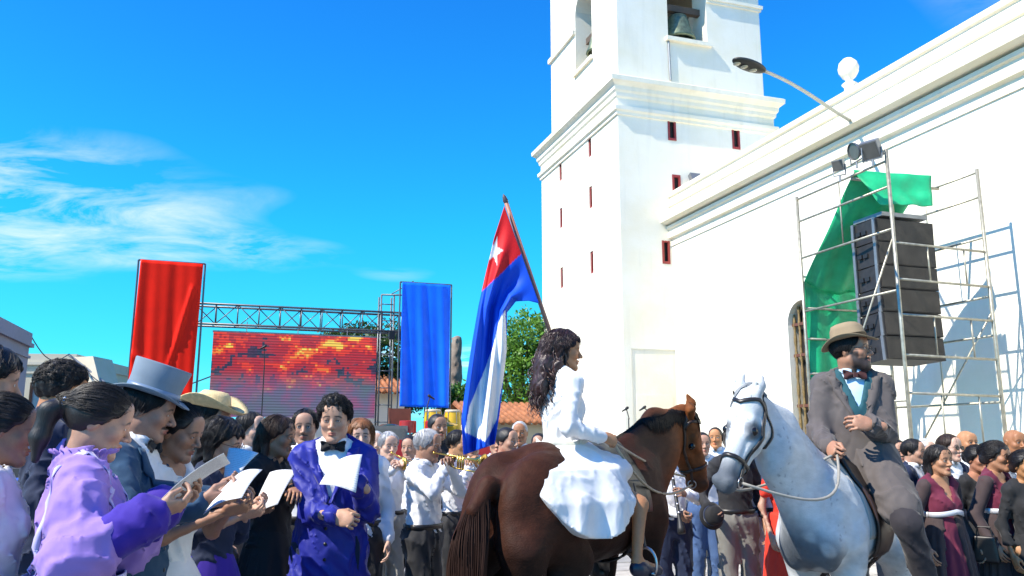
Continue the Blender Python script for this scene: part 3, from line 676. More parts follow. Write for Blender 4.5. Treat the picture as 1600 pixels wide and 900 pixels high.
# ---------------------------------------------------------------- horses
def horse(label, loc, heading, s, poll, muzzle, front, coat, cols, leg_shift=(0, 0, 0, 0), mane_m=None, tail_m=None, h=.0095, mane_side=1, seed=0, neck_bulge=0.0, thick=1.0, name='horse'):
    """local frame: y forward, x to its right, z up; poll, muzzle in local units before scale; front = direction the forehead faces"""
    root = empty(name, loc, heading - math.pi / 2, label, 'horse'); root.scale = (s, s, s)
    f = F()
    f.cone((0, .32, 1.10), (0, -.36, 1.11), .262, .265, .1, sc=(1.14, 1, 1.03)).ell((0, -.02, 1.0), (.22, .42, .17), .12)
    f.ell((0, .55, 1.07), (.165, .22, .225), .10).ell((.08, .62, .99), (.085, .11, .135), .07, sym=True)
    f.cone((0, .36, 1.35), (0, .02, 1.31), .07, .085, .14).cone((0, .02, 1.30), (0, -.45, 1.33), .09, .13, .14)
    f.ell((.105, .42, 1.10), (.105, .18, .29), .08, rot=(Matrix.Rotation(R(-22), 3, 'X')).to_quaternion(), sym=True)
    f.ell((.105, -.60, 1.185), (.150, .28, .225), .09, sym=True).ell((.118, -.76, 1.04), (.118, .16, .23), .07, sym=True)
    f.cone((0, -.9, 1.25), (0, -1.0, 1.14), .05, .035, .05)
    f.cone((0, -.55, 1.0), (0, -.2, .95), .14, .14, .1)
    for sg, (fy, hy) in ((1, (leg_shift[0], leg_shift[2])), (-1, (leg_shift[1], leg_shift[3]))):
        X = lambda x: sg * x
        # hind: thigh, stifle against the belly, hock pointing back, upright cannon
        f.cone((X(.145), -.66, 1.05), (X(.165), -.46 + hy * .4, .87), .14, .10, .08).cone((X(.165), -.46 + hy * .4, .87), (X(.14), -.80 + hy * .8, .545), .112, .052, .06)
        f.cone((X(.15), -.82, .95), (X(.15), -.80 + hy * .8, .62), .12, .045, .07).cone((X(.148), -.83 + hy * .8, .575), (X(.148), -.80 + hy * .8, .50), .046, .05, .03)
        f.chain([(X(.148), -.80 + hy * .8, .52), (X(.148), -.785 + hy, .24), (X(.148), -.77 + hy, .2)], [.046, .034, .042], .03).cone((X(.148), -.775 + hy, .2), (X(.148), -.71 + hy, .10), .037, .034, .02)
        f.cone((X(.148), -.70 + hy, .085), (X(.148), -.665 + hy, .025), .045, .062, .012)
        # fore
        f.cone((X(.125), .46, 1.0), (X(.135), .38 + fy * .2, .86), .12, .085, .06).cone((X(.135), .40 + fy * .2, .90), (X(.130), .40 + fy * .7, .50), .088, .047, .05)
        f.ell((X(.145), .405 + fy * .7, .485), (.052, .055, .065), .03)
        f.chain([(X(.145), .40 + fy * .7, .46), (X(.145), .395 + fy, .23), (X(.145), .40 + fy, .2)], [.04, .032, .042], .02).cone((X(.145), .40 + fy, .2), (X(.145), .465 + fy, .10), .036, .034, .02)
        f.cone((X(.145), .47 + fy, .085), (X(.145), .495 + fy, .025), .046, .063, .012)
    f.func(lambda P: -P[:, 2], (0, 0, 0), (0, 0, 0), .004, 'i')
    # neck
    P0 = np.array(poll, float); Mz = np.array(muzzle, float); U = nrm(Mz - P0); Wv = nrm(np.array(front, float) - U * (np.array(front, float) @ U)); Lv = np.cross(U, Wv); HL = np.linalg.norm(Mz - P0); qL = HL / .60; q = qL * thick
    pt = lambda u, l, w: P0 + U * u * qL + (Lv * l + Wv * w) * q
    nb = np.array([0, .50, 1.12]); thr = pt(.10, 0, -.09)
    mid = (nb + np.array([0, .1, .12]) + thr) / 2 + np.array([0, .02 + neck_bulge, .06])
    lat = v3((1.55, 1, 1))
    f.chain([(0, .40, 1.17), mid, pt(.03, 0, -.06)], [.20, .145, .096], .12, sc=lat)
    f.chain([(0, .28, 1.33), mid + np.array([0, -.09, .13]) , pt(-.02, 0, -.02)], [.10, .075, .07], .10, sc=lat)
    f.cone((0, .6, 1.05), mid + np.array([0, .05, -.07]), .15, .11, .1, sc=lat)
    # head
    f.ell(pt(.06, 0, -.02), .083 * q, .03).cone(pt(.05, 0, -.005), pt(.50, 0, -.035), .074 * q, .046 * q, .04)
    for sg in (-1, 1):
        f.ell(pt(.19, sg * .042, -.105), (.05 * q, .095 * q, .10 * q), .04, rot=None) if False else f.cone(pt(.14, sg * .04, -.10), pt(.23, sg * .036, -.10), .082 * q, .075 * q, .04)
        f.cone(pt(.26, sg * .028, -.12), pt(.47, sg * .02, -.085), .05 * q, .034 * q, .04)
        f.cone(pt(.15, sg * .062, .018), pt(.24, sg * .062, .005), .022 * q, .016 * q, .03)
        f.ell(pt(.205, sg * .079, -.012), .021 * q, .008)
        f.cone(pt(.27, sg * .068, -.045), pt(.40, sg * .05, -.045), .012 * q, .008 * q, .02)
        f.ell(pt(.545, sg * .034, -.012), .026 * q, .02).ell(pt(.565, sg * .052, -.002), (.013 * q,) * 3, .01, 's')
        b0, b1, b2 = pt(-.005, sg * .048, .03), pt(-.075, sg * .066, .055), pt(-.155, sg * .062, .045)
        f.chain([b0, b1, b2], [.027 * q, .033 * q, .006 * q], .012).cone(pt(-.04, sg * .07, .085), pt(-.12, sg * .066, .075), .018 * q, .008 * q, .01, 's')
    f.ell(pt(.54, 0, -.055), (.055 * q,) * 3, .03).ell(pt(.52, 0, -.105), (.036 * q,) * 3, .025).cone(pt(.585, -.045, -.085), pt(.585, .045, -.085), .004, .004, .006, 's')
    f.noise(.009, 7, (1, 1, .9), seed); f.noise(.0035, 17, (1, 1, .8), seed + 1); f.noise(.001, 45, (1, 1, 1), seed)
    V, Q = sdf_mesh(f, h)
    hu = (V - P0) @ U / qL; hw = (V - P0) @ Wv / q; hl = (V - P0) @ Lv / q
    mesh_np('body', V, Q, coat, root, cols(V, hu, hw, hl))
    for sg in (-1, 1):
        o = MB().lathe([(.0001, .025), (.012, .022), (.021, .0125), (.025, 0), (.021, -.0125)], pt(.205, sg * .0815, -.012), Lv * sg, 14)
        o.v = [tuple(np.array(v)) for v in o.v]; o.build('eye', mat('horse_eye', (.008, .006, .006), .08), root, smooth=True)
    rg = np.random.default_rng(seed)
    # mane: locks along the crest falling to one side
    def crest(t):
        a, b, c = np.array([0, .30, 1.43]), mid + np.array([0, -.10, .20]), pt(-.03, 0, .03); return a * (1 - t)[:, None] ** 2 + b * (2 * t * (1 - t))[:, None] + c * (t ** 2)[:, None]
    n = 900; t = rg.uniform(0, 1, n); st = crest(t)
    for _ in range(3): st = st - grad(f, st) * f(st)[:, None] * .8
    M = 9; path = np.empty((n, M, 3)); cur = st.copy().astype(np.float32); sd = mane_side * np.ones(n)
    ln = rg.uniform(.6, 1.1, n)
    for m in range(M):
        path[:, m] = cur
        dr = np.stack([sd * (.9 if m < 3 else .25) + rg.normal(size=n) * .15, .10 + rg.normal(size=n) * .12, -.25 - .28 * m * np.ones(n)], 1); dr /= np.linalg.norm(dr, axis=1, keepdims=True)
        cur = (cur + dr * (.022 * ln)[:, None]).astype(np.float32); d = f(cur); cur = (cur + grad(f, cur) * np.maximum(.006 - d, 0)[:, None]).astype(np.float32)
    # forelock
    nf = 60; fp = np.empty((nf, M, 3)); a = rg.normal(size=(nf, 1)) * .02
    for m in range(M): fp[:, m] = [pt(-.03 + .022 * m * (1 + .2 * a[i, 0] * 20), a[i, 0] + .006 * math.sin(m + i), .055 + .018 * math.sin(m * .5)) for i in range(nf)]
    Vm, Qm = ribbons(np.concatenate([path, fp]), np.full(n + nf, .0036), 3); mesh_np('mane', Vm, Qm, mane_m, root)
    # tail
    n = 1500; M = 14; tp = np.empty((n, M, 3)); an = rg.uniform(0, 6.28, n); rr = rg.uniform(.2, 1, n) ** .5; ln = rg.uniform(.75, 1.05, n)
    for m in range(M):
        u = m / (M - 1); wid = (.035 + .07 * math.sin(min(u * 2.2, 2.6)))
        tp[:, m, 0] = np.cos(an) * rr * wid + .02 * np.sin(u * 5 + an); tp[:, m, 1] = -.955 - .10 * math.sin(min(u * 3, 1.57)) + np.sin(an) * rr * wid * .7 + .01 * np.sin(u * 7 + an * 2); tp[:, m, 2] = 1.21 + .03 * math.sin(u * 3.1) - .95 * u * ln
    V2, Q2 = ribbons(tp, np.full(n, .003), 3); mesh_np('tail', V2, Q2, tail_m or mane_m, root)
    Minv = None
    bpy.context.view_layer.update()
    return dict(root=root, f=f, pt=pt, U=U, L=Lv, W=Wv, s=s, q=q, mw=root.matrix_world.copy())
def strap(mb, f, pts, w, off=.004, n=None, closed=False, thick=.006):
    """flat strap laid on the surface f through the given points (horse local)"""
    P = []; pts = [np.asarray(p, float) for p in pts]
    if closed: pts = pts + [pts[0]]
    for i in range(len(pts) - 1):
        m = n or max(3, int(np.linalg.norm(pts[i + 1] - pts[i]) / .02))
        for t in np.linspace(0, 1, m, endpoint=False): P.append(pts[i] * (1 - t) + pts[i + 1] * t)
    P.append(pts[-1]); P = np.array(P, np.float32)
    for _ in range(5): P = (P - grad(f, P) * (f(P) - off)[:, None] * .8).astype(np.float32)
    g = grad(f, P); T = np.gradient(P, axis=0); T /= np.linalg.norm(T, axis=1, keepdims=True) + 1e-9; B = np.cross(g, T)
    G = np.stack([P - B * w / 2, P, P + B * w / 2], 1); mb.grid(G, thick); return P
def tack(hd, label_b, label_s, bm, sm, padm, small=False):
    root, f, pt = hd['root'], hd['f'], hd['pt']
    b = empty('bridle', root.location, root.rotation_euler.z, label_b, 'bridle'); b.scale = root.scale
    q = []
    def ring(u, w=.02, nm='noseband', k=.10, mt=None):
        pts = [pt(u + dl, math.cos(a) * k, math.sin(a) * k - .05) for a, dl in ((x, 0) for x in np.linspace(0, 2 * math.pi, 12, endpoint=False))]
        mb = MB(); strap(mb, f, pts, w, closed=True); mb.build(nm, mt or bm, b, smooth=True)
    ring(.40, .022, 'noseband')
    mb = MB(); strap(mb, f, [pt(.06, .085, -.05), pt(.02, .07, .03), pt(.07, .0, .08), pt(.02, -.07, .03), pt(.06, -.085, -.05)], .02); mb.build('browband', bm, b, smooth=True)
    for sg in (-1, 1):
        mb = MB(); strap(mb, f, [pt(-.03, sg * .03, .02), pt(.03, sg * .085, -.02), pt(.20, sg * .10, -.075), pt(.40, sg * .07, -.07), pt(.50, sg * .06, -.085)], .018); mb.build('cheek_strap', bm, b, smooth=True)
        MB().lathe([(.024, -.003), (.030, -.003), (.030, .003), (.024, .003)], pt(.505, sg * .062, -.09), hd['L'], 14, close=True).build('bit_ring', MATS['steel'], b, smooth=True)
    mb = MB(); strap(mb, f, [pt(.0, .07, -.02), pt(.13, .10, -.17), pt(.17, .0, -.23), pt(.13, -.10, -.17), pt(.0, -.07, -.02)], .016); mb.build('throat_lash', bm, b, smooth=True)
    sd = empty('saddle', root.location, root.rotation_euler.z, label_s, 'saddle'); sd.scale = root.scale
    # pad and seat follow the back
    def sheet(y0, y1, ang, off, thick, nm, m, bump=None):
        P = np.array([[(math.sin(a) * .5, y, 1.05 + math.cos(a) * .5) for a in np.linspace(-ang, ang, 33)] for y in np.linspace(y0, y1, 21)], np.float32); sh = P.shape; P = P.reshape(-1, 3)
        c = np.stack([np.zeros(len(P)), P[:, 1], np.full(len(P), 1.05)], 1).astype(np.float32); d = c - P; d /= np.linalg.norm(d, axis=1, keepdims=True); t = np.zeros(len(P), np.float32)
        for _ in range(30): t += np.clip(f(P + d * t[:, None]), -.04, .04) * .8
        P = P + d * (t - off)[:, None]
        if bump is not None: P[:, 2] += bump(P)
        o = MB().grid(P.reshape(sh), thick).build(nm, m, sd, smooth=True); return o
    sheet(-.36 if not small else -.2, .34 if not small else .27, 1.75 if not small else 1.2, .008, .018, 'saddle_pad', padm)
    bump = lambda P: np.where(np.abs(P[:, 0]) < .16, .07 * np.exp(-((P[:, 1] - .24) / .05) ** 2) * (1 - np.abs(P[:, 0]) / .16) + .06 * np.exp(-((P[:, 1] + .26) / .06) ** 2) * (1 - np.abs(P[:, 0]) / .16), 0)
    sheet(-.28 if not small else -.17, .26, 1.15 if not small else .9, .032, .02, 'seat', sm, bump if not small else None)
    for sg in (-1, 1):
        P = np.array([[(math.sin(a) * .5 * sg, y + .05 * math.sin(a), 1.05 + math.cos(a) * .5) for a in np.linspace(.85, 2.15 if not small else 1.5, 16)] for y in np.linspace(-.1, .22, 9)], np.float32); sh = P.shape; P = P.reshape(-1, 3)
        c = np.stack([np.zeros(len(P)), P[:, 1], np.full(len(P), 1.05)], 1).astype(np.float32); d = c - P; d /= np.linalg.norm(d, axis=1, keepdims=True); t = np.zeros(len(P), np.float32)
        for _ in range(30): t += np.clip(f(P + d * t[:, None]), -.04, .04) * .8
        MB().grid((P + d * (t - .034)[:, None]).reshape(sh), .012 * sg).build('flap', sm, sd, smooth=True)
    mb = MB(); strap(mb, f, [(math.sin(a) * .45, .12, 1.02 - math.cos(a) * .42) for a in np.linspace(-1.9, 1.9, 14)], .09, .02, thick=.01); mb.build('girth', sm, sd, smooth=True)
    return b, sd
# ---------------------------------------------------------------- setting
def W(a, b, z): return AV * a + BV * b + UP * z          # church frame: a along the wall, b across, z up
def project_mat_lines(name, build):
    m = bpy.data.materials.new(name); m.use_nodes = True; n, l = nodes_of(m.node_tree)
    out = n.new('ShaderNodeOutputMaterial'); b = n.new('ShaderNodeBsdfPrincipled'); l.new(b.outputs[0], out.inputs[0]); build(n, l, b); return m
def plaster_mat(name, col, warm=0.06, stain=0.5):
    def bd(n, l, b):
        tc = n.new('ShaderNodeTexCoord'); n1 = n.new('ShaderNodeTexNoise'); n1.inputs['Scale'].default_value = .55; n1.inputs['Detail'].default_value = 8; n1.inputs['Roughness'].default_value = .62; l.new(tc.outputs['Object'], n1.inputs[0])
        mp = n.new('ShaderNodeMapping'); mp.inputs['Scale'].default_value = (3.5, 3.5, .35); l.new(tc.outputs['Object'], mp.inputs[0])
        n2 = n.new('ShaderNodeTexNoise'); n2.inputs['Scale'].default_value = 1.2; n2.inputs['Detail'].default_value = 6; l.new(mp.outputs[0], n2.inputs[0])
        r = n.new('ShaderNodeValToRGB'); r.color_ramp.elements[0].position = .33; r.color_ramp.elements[0].color = (col[0] * .93, col[1] * .9, col[2] * .80, 1); r.color_ramp.elements[1].position = .62; r.color_ramp.elements[1].color = (*col, 1); l.new(n1.outputs[0], r.inputs[0])
        r2 = n.new('ShaderNodeMapRange'); r2.inputs[1].default_value = .28; r2.inputs[2].default_value = .45; r2.inputs[3].default_value = 1 - .13 * stain; r2.inputs[4].default_value = 1; l.new(n2.outputs[0], r2.inputs[0])
        v = n.new('ShaderNodeVectorMath'); v.operation = 'SCALE'; l.new(r.outputs[0], v.inputs[0]); l.new(r2.outputs[0], v.inputs['Scale']); l.new(v.outputs[0], b.inputs['Base Color'])
        nb = n.new('ShaderNodeTexNoise'); nb.inputs['Scale'].default_value = 22; nb.inputs['Detail'].default_value = 6; l.new(tc.outputs['Object'], nb.inputs[0])
        bp = n.new('ShaderNodeBump'); bp.inputs['Strength'].default_value = .18; bp.inputs['Distance'].default_value = .02; l.new(nb.outputs[0], bp.inputs['Height']); l.new(bp.outputs[0], b.inputs['Normal']); b.inputs['Roughness'].default_value = .9
    return project_mat_lines(name, bd)
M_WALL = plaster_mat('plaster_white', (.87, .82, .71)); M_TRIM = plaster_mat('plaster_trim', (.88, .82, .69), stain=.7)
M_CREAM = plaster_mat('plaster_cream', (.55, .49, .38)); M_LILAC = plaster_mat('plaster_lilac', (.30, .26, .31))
M_REDW = mat('window_red', (.30, .035, .03), .55); M_DARK = mat('dark_inside', (.012, .010, .010), .9); M_STEELP = mat('steel_pipe', (.36, .34, .27), .42, .55, .25, 14, .1, 40)
M_STEEL = mat('steel', (.5, .5, .52), .3, 1.0); M_BRONZE = mat('bronze', (.16, .20, .13), .5, .6, .35, 9); M_GREYM = mat('grey_metal', (.24, .25, .26), .45, .6)
M_BLACK = mat('black_plastic', (.012, .012, .013), .55); M_WOOD = mat('wood_brown', (.16, .06, .028), .5, 0, .25, 7)

# ground: asphalt square reaching the horizon, with pale paving slabs in front of the stage
def ground_mat():
    def bd(n, l, b):
        tc = n.new('ShaderNodeTexCoord'); n1 = n.new('ShaderNodeTexNoise'); n1.inputs['Scale'].default_value = .35; n1.inputs['Detail'].default_value = 8; l.new(tc.outputs['Object'], n1.inputs[0])
        n2 = n.new('ShaderNodeTexNoise'); n2.inputs['Scale'].default_value = 60; n2.inputs['Detail'].default_value = 3; l.new(tc.outputs['Object'], n2.inputs[0])
        m = n.new('ShaderNodeMath'); m.operation = 'MULTIPLY'; l.new(n1.outputs[0], m.inputs[0]); l.new(n2.outputs[0], m.inputs[1])
        r = n.new('ShaderNodeValToRGB'); r.color_ramp.elements[0].position = .12; r.color_ramp.elements[0].color = (.11, .105, .10, 1); r.color_ramp.elements[1].position = .42; r.color_ramp.elements[1].color = (.24, .23, .215, 1); l.new(m.outputs[0], r.inputs[0]); l.new(r.outputs[0], b.inputs['Base Color'])
        bp = n.new('ShaderNodeBump'); bp.inputs['Strength'].default_value = .3; bp.inputs['Distance'].default_value = .01; l.new(n2.outputs[0], bp.inputs['Height']); l.new(bp.outputs[0], b.inputs['Normal']); b.inputs['Roughness'].default_value = .85
    return project_mat_lines('square_paving', bd)
g = MB().grid(np.array([[(x, y, 0.0) for x in (-900, -60, -20, 20, 60, 900)] for y in (-300, -40, 0, 40, 80, 1600)])[::-1]).build('ground', ground_mat()); g['kind'] = 'structure'; g['label'] = 'grey paved town square'
slab_ms = [mat('slab_%d' % i, c, .8, 0, .18, 5, .3, 30) for i, c in enumerate(((.33, .31, .28), (.27, .26, .24), (.40, .37, .32)))]
slab_me = []
for i in range(3):
    mb = MB(); w, d = .385, .285; mb.add([(-w, -d, 0), (w, -d, 0), (w, d, 0), (-w, d, 0), (-w + .012, -d + .012, .022), (w - .012, -d + .012, .022), (w - .012, d - .012, .022), (-w + .012, d - .012, .022)], [[4, 5, 6, 7], [0, 1, 5, 4], [1, 2, 6, 5], [2, 3, 7, 6], [3, 0, 4, 7]])
    o = mb.build('slab', slab_ms[i]); slab_me.append(o.data); bpy.data.objects.remove(o)
for i in range(13):
    for j in range(22):
        o = bpy.data.objects.new('slab', slab_me[random.choice((0, 0, 1, 1, 2))]); COL.objects.link(o); o.parent = g
        p = W(4.9 + i * .6, .6 + j * .8 + (.4 if i % 2 else 0) , .001 + random.uniform(-.004, .004)); o.location = p; o.rotation_euler = (0, 0, math.atan2(BV.y, BV.x))

# ---------------------------------------------------------------- church
church = empty('church', W(19.4, 10.93, 0), 0, 'white plastered church with square bell tower behind the horses', 'church')
def cw(mb, name, m, parent=church, **k):
    mb.v = [tuple(Vector(v) - church.location) for v in mb.v]; return mb.build(name, m, parent, **k)
def abox(mb, a0, a1, b0, b1, z0, z1): return mb.obox(W((a0 + a1) / 2, (b0 + b1) / 2, (z0 + z1) / 2), AV, BV, UP, abs(a1 - a0) / 2, abs(b1 - b0) / 2, abs(z1 - z0) / 2)
def holed(u0, u1, z0, z1, holes, P, inward, t):
    """wall sheet with openings; P(u, z) -> point, reveals of depth t towards `inward`; arch = True rounds the head"""
    us = sorted({u0, u1, *[h[0] for h in holes], *[h[1] for h in holes]}); zs = sorted({z0, z1, *[h[2] for h in holes], *[h[3] for h in holes]}); mb = MB()
    for i in range(len(us) - 1):
        for j in range(len(zs) - 1):
            uc, zc = (us[i] + us[i + 1]) / 2, (zs[j] + zs[j + 1]) / 2
            if any(h[0] < uc < h[1] and h[2] < zc < h[3] for h in holes): continue
            mb.add([P(us[i], zs[j]), P(us[i + 1], zs[j]), P(us[i + 1], zs[j + 1]), P(us[i], zs[j + 1])], [[0, 1, 2, 3]])
    for h in holes:
        a, b, c, d = h[:4]; arch = len(h) > 4 and h[4]; r = (b - a) / 2
        prof = [(a, c), (b, c)] + ([(b, d)] if not arch else []) + ([((a + b) / 2 + r * math.cos(x), d - r + r * math.sin(x)) for x in np.linspace(0, math.pi, 13)] if arch else [(a, d)])
        n = len(prof); vs = [P(*p) for p in prof] + [P(*p) + inward * t for p in prof]; mb.add(vs, [[k, (k + 1) % n, n + (k + 1) % n, n + k] for k in range(n)])
        if arch:
            for sgn in (0, 1):
                cx = b if sgn == 0 else a; pts = [(cx, d)] + [((a + b) / 2 + r * math.cos(x), d - r + r * math.sin(x)) for x in (np.linspace(0, math.pi / 2, 7) if sgn == 0 else np.linspace(math.pi / 2, math.pi, 7))]
                mb.add([P(*p) for p in pts], [list(range(len(pts)))])
    return mb
TA, TA2, TB, TB2 = 19.4, 25.5, 9.4, 14.45
wz = (10.2, 8.62, 6.66)
lw = [(a - .11, a + .11, z - .33, z + .33) for a in (21.35, 23.73) for z in wz]; fw = [(11.07 - .13, 11.07 + .13, wz[0] - .33, wz[0] + .33), (13.15 - .13, 13.15 + .13, wz[0] - .35, wz[0] + .31), (11.15 - .13, 11.15 + .13, 8.25, 8.87), (10.63, 10.87, 6.3, 6.95, True)]
mb = holed(TA, TA2, 0, 11.0, lw, lambda u, z: W(u, TB, z), BV, .35); m2 = holed(TB, TB2, 0, 11.0, fw + [(9.62, 10.93, 0, 3.95)], lambda u, z: W(TA, u, z), AV, .06); mb.add(m2.v, m2.f)
mb.add([W(TA2, TB, 0), W(TA2, TB2, 0), W(TA2, TB2, 11), W(TA2, TB, 11), W(TA, TB2, 0), W(TA, TB2, 11)], [[0, 1, 2, 3], [4, 1, 2, 5]]); cw(mb, 'tower_wall', M_WALL)
cw(abox(MB(), TA + .36, TA2 - .36, TB + .36, TB2 - .36, .1, 10.9), 'tower_core', M_DARK)
dp = cw(abox(abox(MB(), TA + .022, TA + .12, 9.6, 10.95, 0, 3.97), TA + .010, TA + .023, 9.74, 10.8, .1, 2.75), 'blocked_doorway', M_TRIM)
for (a, b, c, d) in lw:
    mb = MB()
    for (p, q, r, s) in ((a, a + .045, c, d), (b - .045, b, c, d), (a + .045, b - .045, c, c + .06), (a + .045, b - .045, d - .06, d)): abox(mb, p, q, TB + .03, TB + .14, r, s)
    o = cw(mb, 'window', M_REDW); cw(abox(MB(), a + .045, b - .045, TB + .16, TB + .2, c, d), 'shutter', MATS['window_red'], o)
for h in fw:
    a, b, c, d = h[:4]; mb = MB()
    for (p, q, r, s) in ((a, a + .06, c, d), (b - .06, b, c, d), (a + .06, b - .06, c, c + .07)) + (((a + .06, b - .06, d - .07, d),) if len(h) < 5 else ()): abox(mb, TA - .015, TA + .05, p, q, r, s)
    if len(h) > 4: mb.tube([W(TA + .015, (a + b) / 2 + .10 * math.cos(x), d - .12 + .10 * math.sin(x)) for x in np.linspace(0, math.pi, 9)], .03, 6)
    o = cw(mb, 'window', M_REDW); cw(abox(MB(), TA + .052, TA + .06, a, b, c, d), 'opening', M_DARK, o)
def cornice(prof, a0, a1, b0, b1, name, m):
    """moulding ring: prof = [(outset, z)...] swept round the rectangle"""
    mb = MB(); n = len(prof); vs = []
    for (sa, sb, A_, B_) in ((-1, -1, a0, b0), (-1, 1, a0, b1), (1, 1, a1, b1), (1, -1, a1, b0)):
        for (o, z) in prof: vs.append(W(A_ + sa * o, B_ + sb * o, z))
    fs = [[k * n + j, ((k + 1) % 4) * n + j, ((k + 1) % 4) * n + j + 1, k * n + j + 1] for k in range(4) for j in range(n - 1)]
    mb.add(vs, fs); return cw(mb, name, m)
cornice([(0, 10.42), (.05, 10.44), (.05, 10.52), (.11, 10.56), (.12, 10.66), (.02, 10.70), (.02, 10.92), (.07, 10.97), (.08, 11.07), (.13, 11.13), (.14, 11.24), (.20, 11.30), (.27, 11.35), (.28, 11.48), (.22, 11.52), (-.4, 11.64)], TA, TA2, TB, TB2, 'tower_cornice', M_TRIM)
BA, BA2, BB, BB2 = 19.55, 24.8, 9.52, 14.3
fb_open = (11.15, 12.45, 13.08, 15.7, True); lb_open = (21.3, 22.6, 13.08, 15.7, True)
mb = holed(BA, BA2, 11.6, 17.6, [lb_open], lambda u, z: W(u, BB, z), BV, .75); m2 = holed(BB, BB2, 11.6, 17.6, [fb_open], lambda u, z: W(BA, u, z), AV, .75); mb.add(m2.v, m2.f)
m3 = holed(BA, BA2, 11.6, 17.6, [lb_open], lambda u, z: W(u, BB2, z), -BV, .75); m4 = holed(BB, BB2, 11.6, 17.6, [fb_open], lambda u, z: W(BA2, u, z), -AV, .75); mb.add(m3.v, m3.f); mb.add(m4.v, m4.f)
cw(mb, 'belfry_wall', M_WALL); cw(abox(MB(), BA + .05, BA2 - .05, BB + .05, BB2 - .05, 12.9, 13.02), 'belfry_floor', M_TRIM)
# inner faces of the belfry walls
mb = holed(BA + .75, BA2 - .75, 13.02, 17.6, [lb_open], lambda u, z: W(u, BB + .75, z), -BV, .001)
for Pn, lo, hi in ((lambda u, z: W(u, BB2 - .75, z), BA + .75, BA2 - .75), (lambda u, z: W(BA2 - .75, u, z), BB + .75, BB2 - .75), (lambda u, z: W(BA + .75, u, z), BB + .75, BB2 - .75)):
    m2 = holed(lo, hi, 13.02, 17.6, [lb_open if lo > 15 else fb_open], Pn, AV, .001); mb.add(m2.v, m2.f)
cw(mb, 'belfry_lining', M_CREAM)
cw(abox(abox(MB(), BA - .05, BA + .02, 12.47, BB2 + .05, 14.42, 14.5), BA - .09, BA + .02, 12.46, BB2 + .09, 14.502, 14.6), 'impost_band', M_TRIM); cw(abox(MB(), 22.62, BA2 + .09, BB - .09, BB + .02, 14.45, 14.6), 'impost_band', M_TRIM)
cornice([(0, 17.1), (.1, 17.15), (.12, 17.3), (.35, 17.4), (.55, 17.48), (.56, 17.66), (-2.4, 19.6)], BA, BA2, BB, BB2, 'belfry_roof', M_TRIM)
cw(abox(MB(), BA - .12, BA + .3, 11.05, 12.56, 12.97, 13.09), 'sill', M_TRIM); cw(abox(MB(), 21.22, 22.68, BB - .09, BB + .3, 12.98, 13.09), 'sill', M_TRIM)
cw(MB().tube([W(BA - .03, 11.14, 12.96), W(BA - .03, 11.16, 11.75)], .028, 6), 'drain_pipe', M_GREYM)
for (bz, bb, lab, r) in ((11.75, 0, 'large bronze bell hanging in the camera facing belfry arch', .52), (0, 1, 'smaller bronze bell hanging in the shadowy left belfry arch', .36)):
    c = W(BA + .42, 11.72, 13.25) if bb == 0 else W(21.75, BB + .38, 13.45)
    bl = empty('bell', c, 0, lab, 'bell'); k = r / .52
    MB().lathe([(.43 * k, .0), (.52 * k, .0), (.50 * k, .08 * k), (.41 * k, .3 * k), (.33 * k, .62 * k), (.27 * k, .78 * k), (.1 * k, .88 * k), (.0, .9 * k)], (0, 0, 0), UP, 28).build('bell_body', M_BRONZE, bl, smooth=True)
    MB().tube([(0, 0, .5 * k), (.02, .02, .0)], .03 * k, 8).build('clapper', M_GREYM, bl)
    mb = MB(); ax = BV if bb == 0 else AV; mb.obox((0, 0, 1.02 * k), ax, UP.cross(ax), UP, .75 * k if bb == 0 else .7, .08, .10); mb.build('yoke', mat('yoke_wood', (.10, .07, .05), .8), bl)
# nave
NB = 10.93
NA0, NA1 = -6.0, TA
aw = (13.66, 14.6, 1.15, 4.45, True)
mb = holed(NA0, NA1, 0, 6.8, [aw], lambda u, z: W(u, NB, z), BV, .3)
mb.add([W(NA0, NB, 0), W(NA0, NB + 9, 0), W(NA0, NB + 9, 7.3), W(NA0, NB, 7.3)], [[0, 1, 2, 3]])
mb.add([W(NA0, NB + .5, 8.2), W(NA1, NB + .5, 8.2), W(NA1, NB + 5, 10.2), W(NA0, NB + 5, 10.2)], [[0, 1, 2, 3]]); cw(mb, 'nave_wall', M_WALL)
def run(prof, name, m):
    mb = MB(); n = len(prof); vs = [W(A_, NB - o, z) for A_ in (NA0, NA1) for (o, z) in prof]; mb.add(vs, [[j, n + j, n + j + 1, j + 1] for j in range(n - 1)] + [list(range(n)), list(range(n, 2 * n))[::-1]]); return cw(mb, name, m)
run([(-.1, 6.79), (.03, 6.8), (.035, 6.86), (.015, 6.87), (.015, 6.98), (.05, 7.0), (.10, 7.02), (.11, 7.10), (.085, 7.12), (.09, 7.24), (.14, 7.27), (.15, 7.34), (-.1, 7.36)], 'nave_cornice', M_TRIM)
run([(-.1, 7.36), (.21, 7.40), (.32, 7.44), (.34, 7.53), (.24, 7.56), (-.1, 7.6)], 'nave_cornice', M_TRIM)
run([(-.5, 7.59), (.02, 7.595), (.02, 7.9), (.06, 7.92), (.07, 7.99), (.02, 8.02), (.02, 8.16), (.07, 8.19), (.08, 8.29), (-.5, 8.32)], 'parapet', M_TRIM)
for k in range(5): cw(MB().lathe([(0, .0), (.2, 0), (.2, .06), (.12, .1), (.1, .2), (.15, .27), (.07, .33), (.06, .36), (.13, .42), (.19, .53), (.2, .62), (.17, .73), (.09, .81), (0, .84)], W(12.5 - 4.2 * k, NB + .25, 8.30), UP, 20), 'finial', M_TRIM, smooth=True)
